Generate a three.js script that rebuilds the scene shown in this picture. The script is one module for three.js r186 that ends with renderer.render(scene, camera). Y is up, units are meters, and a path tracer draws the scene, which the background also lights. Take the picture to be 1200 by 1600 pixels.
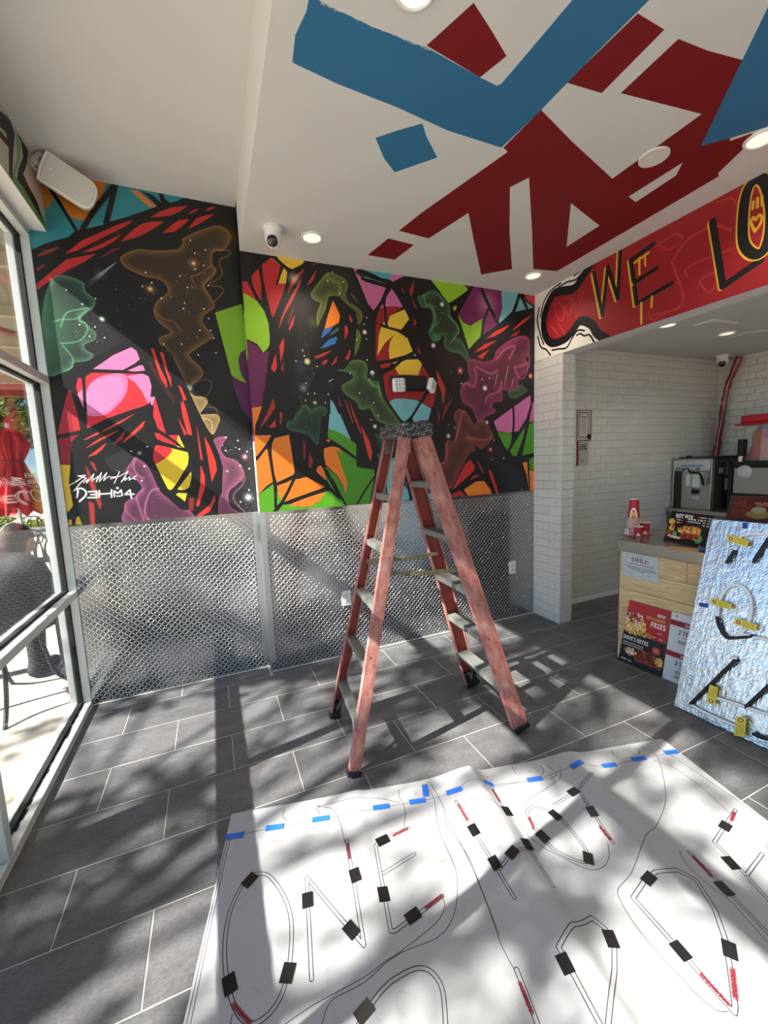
import * as THREE from 'three';
import { RoundedBoxGeometry } from 'three/addons/geometries/RoundedBoxGeometry.js';
import { mergeGeometries } from 'three/addons/utils/BufferGeometryUtils.js';
import { MarchingCubes } from 'three/addons/objects/MarchingCubes.js';
import { RectAreaLightUniformsLib } from 'three/addons/lights/RectAreaLightUniformsLib.js';
import { Sky } from 'three/addons/objects/Sky.js';

// ---------- camera, sky, sun, exposure ----------
const scene = new THREE.Scene();
const FOCAL = 637.757;                                  // in pixels of the 1200 x 1600 frame
const camera = new THREE.PerspectiveCamera(2 * Math.atan(800 / FOCAL) * 180 / Math.PI, 0.75, 0.05, 400);
camera.position.set(0.8634, 1.5445, 3.0555);
camera.rotation.set(-0.1209, -0.3949, -0.0401, 'YXZ');
camera.updateMatrixWorld(true);
scene.add(camera);
const renderer = new THREE.WebGLRenderer();
renderer.toneMapping = THREE.LinearToneMapping;
renderer.toneMappingExposure = 0.37;
renderer.shadowMap.enabled = true;
RectAreaLightUniformsLib.init();
const SUN = new THREE.Vector3(-1, 0.87, 0.18).normalize();   // towards the sun
const sky = new Sky(); sky.name = 'sky'; sky.scale.setScalar(300);
sky.material.uniforms.sunPosition.value.copy(SUN);
sky.material.uniforms.turbidity.value = 6; sky.material.uniforms.rayleigh.value = 1.0;
sky.material.uniforms.mieCoefficient.value = 0.004; sky.material.uniforms.mieDirectionalG.value = 0.7;
scene.add(sky);
scene.environmentIntensity = 0.52;
const sun = new THREE.DirectionalLight(new THREE.Color(1, 0.95, 0.87), 60);
sun.name = 'sun'; sun.position.copy(SUN).multiplyScalar(40); sun.castShadow = true;
sun.shadow.mapSize.set(4096, 4096); sun.shadow.radius = 1;
Object.assign(sun.shadow.camera, { left: -14, right: 14, top: 14, bottom: -14, near: 1, far: 90 });
scene.add(sun, sun.target);

// ---------- helpers ----------
let seed = 7;
const rnd = () => { seed = (seed * 1664525 + 1013904223) >>> 0; return seed / 4294967296; };
const rr = (a, b) => a + (b - a) * rnd();
const V = (x, y, z) => new THREE.Vector3(x, y, z);
const CAM = camera.position.clone(), CROT = new THREE.Matrix4().extractRotation(camera.matrixWorld);
// a pixel of the photograph gives a direction; the plane of the thing it lies on gives the distance
const ray = (u, v) => V((u - 600) / FOCAL, -(v - 800) / FOCAL, -1).applyMatrix4(CROT);
const at = (u, v, axis, val) => { const d = ray(u, v), t = (val - CAM[axis]) / d[axis]; return CAM.clone().addScaledVector(d, t); };
const onPlane = (u, v, p0, n) => { const d = ray(u, v), t = p0.clone().sub(CAM).dot(n) / d.dot(n); return CAM.clone().addScaledVector(d, t); };
const taken = new Map();
const numbered = (n) => { const k = taken.get(n) ?? 0; taken.set(n, k + 1); return k ? n + '_' + String(k).padStart(3, '0') : n; };
const M = (color, o = {}) => { const m = new THREE.MeshPhysicalMaterial({ roughness: 0.6, ...o }); m.color.set(color); m.side = THREE.DoubleSide; return m; };
function mesh(name, geo, mat, parent = scene) {
  const o = new THREE.Mesh(geo, mat); o.name = parent === scene ? numbered(name) : name;
  o.castShadow = o.receiveShadow = true; parent.add(o); return o;
}
function thing(name, label, category, pos = [0, 0, 0], ry = 0, group) {
  const o = new THREE.Group(); o.name = numbered(name); o.position.set(...pos); o.rotation.y = ry; scene.add(o);
  o.userData = { label, category }; if (group) o.userData.group = group; return o;
}
const tag = (o, label, category, group) => { o.userData.label = label; o.userData.category = category; if (group) o.userData.group = group; return o; };
const struct = (name, geo, mat) => { const o = mesh(name, geo, mat); o.userData.kind = 'structure'; return o; };
const box = (x0, x1, y0, y1, z0, z1) => new THREE.BoxGeometry(x1 - x0, y1 - y0, z1 - z0).translate((x0 + x1) / 2, (y0 + y1) / 2, (z0 + z1) / 2);
const rbox = (x0, x1, y0, y1, z0, z1, r = 0.004, s = 2) => new RoundedBoxGeometry(x1 - x0, y1 - y0, z1 - z0, s, r).translate((x0 + x1) / 2, (y0 + y1) / 2, (z0 + z1) / 2);
const join = (list) => mergeGeometries(list.map((g) => { const h = g.index ? g.toNonIndexed() : g; for (const k of Object.keys(h.attributes)) if (!['position', 'normal', 'uv'].includes(k)) h.deleteAttribute(k); return h; }));
function cyl(a, b, r0, r1 = r0, seg = 12) {                    // a tapered rod from a to b
  const d = b.clone().sub(a), g = new THREE.CylinderGeometry(r1, r0, d.length(), seg);
  g.applyQuaternion(new THREE.Quaternion().setFromUnitVectors(V(0, 1, 0), d.clone().normalize()));
  return g.translate((a.x + b.x) / 2, (a.y + b.y) / 2, (a.z + b.z) / 2);
}
const tube = (pts, r, seg = 24, rad = 8, closed = false) => new THREE.TubeGeometry(new THREE.CatmullRomCurve3(pts, closed), seg, r, rad, closed);
function quad(p00, p10, p11, p01) {                            // u runs p00 -> p10, v runs p00 -> p01
  const g = new THREE.BufferGeometry();
  g.setAttribute('position', new THREE.Float32BufferAttribute([p00, p10, p11, p00, p11, p01].flatMap((p) => [p.x, p.y, p.z]), 3));
  g.setAttribute('uv', new THREE.Float32BufferAttribute([0, 0, 1, 0, 1, 1, 0, 0, 1, 1, 0, 1], 2));
  g.computeVertexNormals(); return g;
}
// a slab: a quad with thickness along its normal, the print on its front
function slab(p00, p10, p11, p01, t) {
  const n = p10.clone().sub(p00).cross(p01.clone().sub(p00)).normalize().multiplyScalar(t);
  const [a, b, c, d] = [p00, p10, p11, p01].map((p) => p.clone().sub(n));
  return join([quad(p00, p10, p11, p01), quad(b, a, d, c), quad(a, b, p10, p00), quad(p01, p11, c, d), quad(a, p00, p01, d), quad(p10, b, c, p11)]);
}
function canvas(w, h, bg) { const c = document.createElement('canvas'); c.width = w; c.height = h; const x = c.getContext('2d'); x.fillStyle = bg; x.fillRect(0, 0, w, h); x.lineCap = x.lineJoin = 'round'; return [c, x]; }
function ctex(c, rx = 0, ry = 0) { const t = new THREE.CanvasTexture(c); t.colorSpace = THREE.SRGBColorSpace; if (rx) { t.wrapS = t.wrapT = THREE.RepeatWrapping; t.repeat.set(rx, ry); } t.anisotropy = 8; return t; }
function noiseTex(n, f, rx = 1, ry = 1, srgb = false) {        // f(x, y) -> grey 0..255 or [r, g, b]
  const d = new Uint8Array(n * n * 4);
  for (let y = 0; y < n; y++) for (let x = 0; x < n; x++) { const v = f(x / n, y / n), o = (y * n + x) * 4, a = Array.isArray(v) ? v : [v, v, v]; d[o] = a[0]; d[o + 1] = a[1]; d[o + 2] = a[2]; d[o + 3] = 255; }
  const t = new THREE.DataTexture(d, n, n); t.magFilter = THREE.LinearFilter; t.minFilter = THREE.LinearMipmapLinearFilter; t.generateMipmaps = true;
  t.wrapS = t.wrapT = THREE.RepeatWrapping; t.repeat.set(rx, ry); if (srgb) t.colorSpace = THREE.SRGBColorSpace; t.needsUpdate = true; return t;
}
const hash = (x, y, s = 0) => { let h = (x * 374761393 + y * 668265263 + s * 2147483647) | 0; h = Math.imul(h ^ (h >>> 13), 1274126177); return ((h ^ (h >>> 16)) >>> 0) / 4294967296; };
function vnoise(x, y, per, s = 0) {                            // tiling value noise, x and y in cells
  const xi = Math.floor(x), yi = Math.floor(y), fx = x - xi, fy = y - yi, sx = fx * fx * (3 - 2 * fx), sy = fy * fy * (3 - 2 * fy), w = (i) => ((i % per) + per) % per;
  const a = hash(w(xi), w(yi), s), b = hash(w(xi + 1), w(yi), s), c = hash(w(xi), w(yi + 1), s), d = hash(w(xi + 1), w(yi + 1), s);
  return (a + (b - a) * sx) + ((c + (d - c) * sx) - (a + (b - a) * sx)) * sy;
}
const fbm = (u, v, f, oct, s = 0) => { let t = 0, a = 0.5, n = 0; for (let i = 0; i < oct; i++, f *= 2, a /= 2) { t += a * vnoise(u * f, v * f, f, s + i); n += a; } return t / n; };

// ---------- main measures (metres; x right along the mural wall, z towards the camera, y up) ----------
const XS = 1.1637, XR = 3.7069, ZL = -0.1, HP = 1.2192, HLOW = 2.9933, HHIGH = 3.3145, HBEAM = 2.4106, WCOL = 0.1465, DCOL = 0.33, XK = 6.5, HK = 2.575, ZF = 5.2;

// ---------- materials ----------
const plaster = noiseTex(256, (u, v) => 110 + 90 * fbm(u, v, 32, 3, 3));
const mPaint = M('#dcdbd8', { roughness: 0.75, bumpMap: plaster, bumpScale: 0.0012 });
const mWhite = M('#efefec', { roughness: 0.45 });
const mFrame = M('#c9d0cc', { roughness: 0.42, metalness: 0.15 });
const mBlack = M('#0b0b0d', { roughness: 0.5 });
const mRubber = M('#121214', { roughness: 0.75 });
const brushed = noiseTex(256, (u, v) => 105 + 80 * vnoise(u * 4, v * 256, 256, 5) + 20 * hash(Math.floor(u * 256), Math.floor(v * 256), 2));
const mSteel = M('#b9b6b0', { roughness: 0.33, metalness: 1, bumpMap: brushed, bumpScale: 0.0002 });
const mSteelDark = M('#8b8983', { roughness: 0.38, metalness: 0.9 });
const mAlu = M('#d4d6d6', { roughness: 0.24, metalness: 1 });
const mGlass = new THREE.MeshPhysicalMaterial({ color: 0xffffff, roughness: 0, transmission: 1, thickness: 0, ior: 1.5 });
mGlass.side = THREE.DoubleSide;
const mTile = [0, 1, 2].map((i) => M(['#dcd8d0', '#dad6ce', '#dedad3'][i], { roughness: 0.16, clearcoat: 0.3, clearcoatRoughness: 0.08 }));
const mGrout = M('#c4c0b6', { roughness: 0.9 });

// ---------- floor: a grout bed with one mesh for every tile ----------
const floor = struct('floor', box(-0.13, XK + 0.2, -0.2, -0.0014, -0.3, ZF + 0.2), M('#a3a09a', { roughness: 0.95 }));
{
  const mats = [0, 1, 2, 3].map((k) => {
    const map = noiseTex(256, (u, v) => { const n = fbm(u, v, 4, 4, 20 + k * 7), s = fbm(u, v, 64, 2, 60 + k), g = 82 + k * 3 + (n - 0.5) * 34 + (s - 0.5) * 22; return [g * 1.0, g * 1.0, g * 1.02]; }, 1, 1, true);
    const rough = noiseTex(256, (u, v) => 105 + 95 * fbm(u, v, 8, 4, 90 + k));
    const m = M('#ffffff', { roughness: 0.78, map, roughnessMap: rough, bumpMap: rough, bumpScale: 0.0005 }); return m;
  });
  const TW = 0.6, TD = 0.2985, geoCache = new Map();
  const tileGeo = (w, d) => {
    const key = w.toFixed(3) + '/' + d.toFixed(3);
    if (!geoCache.has(key)) {
      const c = 0.0015, P = (x, y, z) => V(x, y, z), a = w / 2, b = d / 2;
      const t = [P(-a + c, 0, b - c), P(a - c, 0, b - c), P(a - c, 0, -b + c), P(-a + c, 0, -b + c)], e = [P(-a, -c, b), P(a, -c, b), P(a, -c, -b), P(-a, -c, -b)], f = [P(-a, -0.008, b), P(a, -0.008, b), P(a, -0.008, -b), P(-a, -0.008, -b)];
      const q = [quad(...t)]; for (let i = 0; i < 4; i++) { const j = (i + 1) % 4; q.push(quad(e[i], e[j], t[j], t[i]), quad(f[i], f[j], e[j], e[i])); }
      geoCache.set(key, join(q));
    }
    return geoCache.get(key);
  };
  const add = (x0, x1, z0, z1) => { if (x1 - x0 < 0.03 || z1 - z0 < 0.03) return; const o = mesh('tile', tileGeo(x1 - x0 - 0.0042, z1 - z0 - 0.0042), mats[Math.floor(rnd() * 4)], floor); o.position.set((x0 + x1) / 2, 0, (z0 + z1) / 2); };
  for (let k = -1; k < 18; k++) {
    const z0 = Math.max(0.05 + k * TD, k < 0 ? -0.1 : 0), z1 = Math.min(0.05 + (k + 1) * TD, ZF), off = ((k % 2) + 2) % 2 ? 0.547 : 0.247;
    for (let i = -1; i < 12; i++) {
      const x0 = off + i * TW, x1 = x0 + TW, a = Math.max(x0, 0), b = Math.min(x1, XK);
      if (b <= a) continue;
      if (k < 0 && a < XS && b > XS) { add(a, XS, z0, z1); add(XS, b, 0, z1); continue; }
      if (k < 0 && a >= XS) { add(a, b, 0, z1); continue; }
      add(a, b, z0, z1);
    }
  }
}

// ---------- shell ----------
struct('wall_back', box(XS, XK + 0.25, -0.2, 3.6, -0.35, 0), mPaint);
struct('wall_back_left', box(-0.113, XS, -0.2, 3.6, ZL - 0.25, ZL), mPaint);
struct('wall_right', box(XK, XK + 0.25, -0.2, 3.6, -0.35, ZF + 0.25), mPaint);
struct('ceiling', join([box(-0.3, XS, HHIGH, 3.7, -0.35, ZF + 0.25), box(XS, XR, HLOW, 3.7, 0, ZF + 0.25), box(XR, XK, HK, 3.7, 0, ZF + 0.25)]), mPaint);
const beam = struct('wall_beam', box(XR, XR + WCOL, HBEAM, 3.3, 0, ZF), mPaint);
struct('wall_left', join([box(-0.113, 0.087, 2.979, 3.6, ZL, ZF), box(-0.125, -0.0, -0.2, 0.0, ZL, ZF), box(-0.113, -0.02, -0.2, 3.6, ZL - 0.25, ZL - 0.001)]), mPaint);
struct('trim_eave', box(-0.5, -0.113, 3.22, 3.6, ZL - 0.2, ZF + 0.3), M('#8d8a84', { roughness: 0.7 }));
{ // the front wall behind the camera: a storefront with big panes
  const bits = [box(-0.3, XK, -0.2, 0.12, ZF, ZF + 0.2), box(-0.3, XK, 2.75, 3.6, ZF, ZF + 0.2), box(-0.3, 0.25, 0, 3, ZF, ZF + 0.2), box(4.6, XK + 0.2, 0, 3, ZF, ZF + 0.2)];
  struct('wall_front', join(bits), mPaint);
  const w = thing('window_2', 'grey framed shop front window behind the room', 'window'); delete w.userData.category; delete w.userData.label; w.userData.kind = 'structure';
  for (const x of [0.25, 1.3, 2.35, 3.4, 4.45]) mesh('mullion', box(x, x + 0.05, 0.12, 2.75, ZF + 0.03, ZF + 0.14), mFrame, w);
  for (const x of [0.3, 1.35, 2.4, 3.45]) mesh('pane', box(x, x + 1.0, 0.12, 2.75, ZF + 0.08, ZF + 0.086), mGlass, w);
}
// ---------- the big window on the left ----------
{
  const w = new THREE.Group(); w.name = 'window_1'; w.userData.kind = 'structure'; scene.add(w);
  const X0 = -0.115, X1 = 0, Z0 = ZL + 0.012, posts = [Z0, 1.086, 2.26, 3.43, 4.6], PW = 0.044;
  // tubes have a groove with a black gasket at the glass line
  const tubeX = (name, y0, y1, z0, z1, lab) => { const o = mesh(name, join([rbox(X0, -0.078, y0, y1, z0, z1, 0.003), rbox(-0.046, X1, y0, y1, z0, z1, 0.003), box(-0.08, -0.044, y0 + 0.006, y1 - 0.006, z0 + 0.006, z1 - 0.006)]), mFrame, w); return o; };
  posts.forEach((z, i) => { tubeX('mullion', 0.035, 2.945, z - (i ? 0 : 0.012), z + (i ? PW : 0.0), ''); });
  tubeX('sill', -0.0, 0.035, Z0 - 0.01, ZF); tubeX('head', 2.94, 2.979, Z0 - 0.01, ZF);
  for (let i = 0; i < posts.length; i++) {
    const za = posts[i] + (i ? PW : 0), zb = i + 1 < posts.length ? posts[i + 1] : ZF;
    tubeX('rail', 0.757, 0.801, za, zb); tubeX('transom_rail', 2.1, 2.146, za, zb);
    for (const [ya, yb] of [[0.035, 0.757], [0.801, 2.1], [2.146, 2.94]]) {
      const pane = mesh('pane', box(-0.064, -0.058, ya, yb, za, zb), mGlass, w);
      const g = 0.011, gk = [];
      for (const [a, b, c, d] of [[ya, ya + g, za, zb], [yb - g, yb, za, zb], [ya, yb, za, za + g], [ya, yb, zb - g, zb]]) gk.push(box(-0.076, -0.048, a, b, c, d));
      mesh('gasket', join(gk), mRubber, pane);
    }
  }
  // black sealant smeared along the lower gasket
  const blob = []; for (let z = Z0; z < 1.08; z += 0.03) { const r = rr(0.001, 0.009) * (rnd() < 0.4 ? 1.6 : 1); blob.push(box(-0.05, -0.046 + r, 0.034, 0.0375, z, z + 0.034)); }
  mesh('sealant', join(blob), mRubber, w);
}

// ---------- diamond plate, trims ----------
function lug() {                                                // one raised lens of the tread plate
  const g = new THREE.SphereGeometry(1, 10, 4, 0, Math.PI * 2, 0, Math.PI / 2); g.rotateX(Math.PI / 2);
  return g.scale(0.013, 0.0032, 0.0017);
}
function plate(label, x0, x1, z) {
  const t = thing('diamond_plate_panel', label, 'wall panel', [x0, 0, z]);
  const w = x1 - x0, bump = noiseTex(128, (u, v) => 128 + 60 * (fbm(u, v, 4, 3, 11) - 0.5), 3, 3);
  mesh('sheet', box(0, w, 0.004, HP, 0.0, 0.003), M('#8f9193', { roughness: 0.16, metalness: 1, bumpMap: bump, bumpScale: 0.004 }), t);
  const P = 0.0205, nx = Math.floor((w - 0.01) / P), ny = Math.floor((HP - 0.012) / P), im = new THREE.InstancedMesh(lug(), M('#e4e4e2', { roughness: 0.17, metalness: 1 }), nx * ny);  // lugs coloured paler than the same aluminium sheet to paint in their highlights
  const m = new THREE.Matrix4(); let n = 0;
  for (let i = 0; i < nx; i++) for (let j = 0; j < ny; j++) {
    m.makeRotationZ((i + j) % 2 ? Math.PI / 4 : -Math.PI / 4); m.setPosition(0.015 + i * P, 0.017 + j * P, 0.003); im.setMatrixAt(n++, m);
  }
  im.name = 'raised_treads'; im.userData.kind = 'stuff'; im.castShadow = im.receiveShadow = true; t.add(im);
  mesh('bottom_bead', rbox(0, w, 0.0, 0.007, 0, 0.009, 0.002), M('#c9c8c2', { roughness: 0.6 }), t);
}
plate('silver diamond plate wall panel between the window and the corner trim', 0.001, XS, ZL);
plate('long silver diamond plate wall panel behind the ladder', XS, XR - 0.001, 0);
{
  const t = thing('corner_trim', 'flat aluminium angle covering the joint of the diamond plate', 'trim', [XS, 0, 0]);
  mesh('angle', join([rbox(-0.0055, 0.0, 0.0, HP, ZL + 0.004, 0.006, 0.001), rbox(-0.0055, 0.037, 0.075, HP, 0.0035, 0.0075, 0.001), rbox(-0.046, -0.004, 0.06, HP, ZL + 0.0035, ZL + 0.0075, 0.001)]), M('#c6cacb', { roughness: 0.3, metalness: 1 }), t);
}
// ---------- tiled pier and kitchen walls ----------
const TH = 0.0775, TL = 0.154, tileCache = new Map();
function wallTileGeo(w, h) {
  const key = w.toFixed(3) + '/' + h.toFixed(3);
  if (!tileCache.has(key)) {
    const c = 0.002, a = w / 2, b = h / 2, t = [V(-a + c, -b + c, 0.007), V(a - c, -b + c, 0.007), V(a - c, b - c, 0.007), V(-a + c, b - c, 0.007)], e = [V(-a, -b, 0.0045), V(a, -b, 0.0045), V(a, b, 0.0045), V(-a, b, 0.0045)], f = e.map((p) => V(p.x, p.y, 0));
    const q = [quad(...t)]; for (let i = 0; i < 4; i++) { const j = (i + 1) % 4; q.push(quad(e[i], e[j], t[j], t[i]), quad(f[i], f[j], e[j], e[i])); }
    tileCache.set(key, join(q));
  }
  return tileCache.get(key);
}
// tiles on a wall: origin at the lower left as seen from the front, turned by ry
function tileWall(parent, ox, oz, ry, len, y0, y1, keep, phase = 0) {
  const far = [], q = new THREE.Quaternion().setFromAxisAngle(V(0, 1, 0), ry), ux = V(1, 0, 0).applyQuaternion(q);
  for (let r = 0, y = y0; y < y1 - 0.01; r++, y += TH) {
    const h = Math.min(TH, y1 - y); let s = -(((r % 2) * 0.5 + phase) % 1) * TL;
    for (; s < len - 0.005; s += TL) {
      const a = Math.max(0, s), b = Math.min(len, s + TL); if (b - a < 0.012) continue;
      const g = wallTileGeo(b - a - 0.0025, h - 0.0025), c = (a + b) / 2, p = V(ox + ux.x * c, y + h / 2, oz + ux.z * c);
      const tilt = new THREE.Quaternion().setFromEuler(new THREE.Euler(rr(-0.006, 0.006), rr(-0.006, 0.006), 0)).premultiply(q);
      if (keep(c, y)) { const o = mesh('tile', g, mTile[Math.floor(rnd() * 3)], parent); o.position.copy(p); o.quaternion.copy(tilt); }
      else far.push(g.clone().applyQuaternion(tilt).translate(p.x, p.y, p.z));
    }
  }
  if (far.length) { const o = mesh('tile_field', join(far), mTile[0], parent); o.userData.kind = 'stuff'; }
}
const pier = struct('wall_pier', box(XR, XR + WCOL, 0, HBEAM, 0, DCOL), mGrout);
tileWall(pier, XR, 0, -Math.PI / 2, DCOL, 0.0, HBEAM, () => true, 0.2);
tileWall(pier, XR - 0.006, DCOL, 0, WCOL + 0.006, 0.0, HBEAM, () => true, 0.05);
mesh('corner_bead', box(XR - 0.009, XR - 0.004, 0, HBEAM, DCOL + 0.004, DCOL + 0.009), mWhite, pier);
const kback = struct('wall_kitchen_back', box(XR + WCOL, XK, 0, HK, 0.0, 0.006), mGrout);
let kept = 0;
tileWall(kback, XR + WCOL, 0.006, 0, XK - XR - WCOL, 0.05, HK, (c) => c > 0.28 && c < 1.66 && kept++ < 300, 0.3);
mesh('cove_base', rbox(XR + WCOL, XK, 0, 0.05, 0.004, 0.016, 0.004), mWhite, kback);
const kright = struct('wall_kitchen_right', box(XK - 0.006, XK, 0, HK, 0.006, 3.2), mGrout);
kept = 0;
tileWall(kright, XK - 0.006, 0.012, -Math.PI / 2, 3.1, 0.05, HK, (c, y) => c < 1.1 && y > 1.2 && kept++ < 280, 0.1);

// ---------- painted murals (flat paint on the walls, drawn in wall metres) ----------
function painter(W, H, bg, toUV) {                             // toUV: photo pixel -> [u, v] on the wall, 0..1 from the top left
  const [c, x] = canvas(W, H, bg);
  let zo = [0, 0, 1], kx = 1;
  const pt = (px, py) => { const [u, v] = toUV(zo[0] + px / zo[2], zo[1] + py / zo[2]); return [u * W, v * H]; };
  const pts = (l) => { const o = []; for (let i = 0; i < l.length; i += 2) o.push(pt(l[i], l[i + 1])); return o; };
  const path = (l, closed, smooth) => {
    const p = pts(l), n = p.length; x.beginPath(); x.moveTo(...p[0]);
    if (!smooth) for (let i = 1; i < n; i++) x.lineTo(...p[i]);
    else for (let i = 0; i < (closed ? n : n - 1); i++) {
      const g = (k) => closed ? p[(k + n) % n] : p[Math.max(0, Math.min(n - 1, k))], [p0, p1, p2, p3] = [g(i - 1), g(i), g(i + 1), g(i + 2)];
      x.bezierCurveTo(p1[0] + (p2[0] - p0[0]) / 6, p1[1] + (p2[1] - p0[1]) / 6, p2[0] - (p3[0] - p1[0]) / 6, p2[1] - (p3[1] - p1[1]) / 6, p2[0], p2[1]);
    }
    if (closed) x.closePath();
  };
  const S = {
    c, x, pt, zone(...z) { zo = z; const [a, b] = [z[0] + 600 / z[2], z[1] + 600 / z[2]], p = toUV(a, b), q = toUV(a + 4, b), r = toUV(a, b + 4); kx = Math.sqrt(Math.hypot((q[0] - p[0]) * W, (q[1] - p[1]) * H) * Math.hypot((r[0] - p[0]) * W, (r[1] - p[1]) * H)) / 4; return S; },
    fill(col, l, smooth = false, soft = 0) { x.save(); if (soft) { x.shadowColor = col; x.shadowBlur = soft * kx; } x.fillStyle = col; path(l, true, smooth); x.fill(); x.restore(); return S; },
    line(col, w, l, smooth = true, soft = 0, closed = false) { x.save(); if (soft) { x.shadowColor = col; x.shadowBlur = soft * kx; } x.strokeStyle = col; x.lineWidth = w * kx; path(l, closed, smooth); x.stroke(); x.restore(); return S; },
    clipped(l, smooth, f) { x.save(); path(l, true, smooth); x.clip(); f(); x.restore(); return S; },
    smoke(rgb, l, a = 0.35, w = 7) {                            // sprayed cloud: thin body, brighter rim fading inwards
      x.save(); x.fillStyle = `rgba(${rgb},${a})`; path(l, true, true); x.fill(); x.clip(); x.strokeStyle = `rgba(${rgb},0.1)`;
      for (const k of [2.6, 1.9, 1.4, 1, 0.65, 0.4, 0.22]) { x.lineWidth = w * k * kx; path(l, true, true); x.stroke(); }
      x.restore(); x.save(); x.strokeStyle = `rgba(${rgb},0.5)`; x.lineWidth = 0.9 * kx; x.shadowColor = `rgba(${rgb},0.9)`; x.shadowBlur = 2.5 * kx; path(l, true, true); x.stroke(); x.restore(); return S;
    },
    wisp(rgb, l, w = 5) { for (const [k, a] of [[1, 0.1], [0.6, 0.14], [0.3, 0.25], [0.12, 0.6]]) S.line(`rgba(${rgb},${a})`, w * k, l, true); return S; },
    glow(rgb, px, py, r, core = 0.25) { const [a, b] = pt(px, py), R = r * kx, g = x.createRadialGradient(a, b, 0, a, b, R); g.addColorStop(0, 'rgba(255,252,240,1)'); g.addColorStop(core, `rgba(${rgb},0.85)`); g.addColorStop(core + 0.2, `rgba(${rgb},0.35)`); g.addColorStop(1, `rgba(${rgb},0)`); x.fillStyle = g; x.fillRect(a - R, b - R, 2 * R, 2 * R); return S; },
    haze(rgb, px, py, r, a0 = 0.6) { const [a, b] = pt(px, py), R = r * kx, g = x.createRadialGradient(a, b, 0, a, b, R); g.addColorStop(0, `rgba(${rgb},${a0})`); g.addColorStop(1, `rgba(${rgb},0)`); x.fillStyle = g; x.fillRect(a - R, b - R, 2 * R, 2 * R); return S; },
    stars(n, px, py, rx, ry, r = 0.8) { for (let i = 0; i < n; i++) { const [a, b] = pt(px + (rnd() + rnd() - 1) * rx, py + (rnd() + rnd() - 1) * ry), s = r * kx * (0.25 + 0.75 * rnd() * rnd()); x.fillStyle = `rgba(255,253,245,${0.5 + 0.5 * rnd()})`; x.beginPath(); x.ellipse(a, b, s, s, 0, 0, 7); x.fill(); } return S; },
    dot(px, py, r) { const [a, b] = pt(px, py); x.fillStyle = '#fffdf4'; x.beginPath(); x.arc(a, b, r * kx, 0, 7); x.fill(); return S; },
    comet(px0, py0, px1, py1, w) { const [a, b] = pt(px0, py0), [c2, d] = pt(px1, py1), g = x.createLinearGradient(a, b, c2, d), L = Math.hypot(c2 - a, d - b), nx = -(d - b) / L * w * kx, ny = (c2 - a) / L * w * kx; g.addColorStop(0, 'rgba(255,255,255,0)'); g.addColorStop(0.6, 'rgba(235,235,235,0.5)'); g.addColorStop(1, 'rgba(255,255,255,0.9)'); x.fillStyle = g; x.beginPath(); x.moveTo(a + nx, b + ny); x.lineTo(c2, d); x.lineTo(a - nx, b - ny); x.fill(); return S; },
  };
  return S;
}
const BK = '#0c0c0e', RED = '#c3282c', LIME = '#93c52a', PUR = '#6a1f52', ORG = '#ee8127', YEL = '#f0c63a', TEAL = '#4fa1ac', SKYB = '#77b7bf', GRN = '#4b931f', PNK = '#f086bd', PNK2 = '#cc6ba0', DRED = '#9c1c22';
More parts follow.
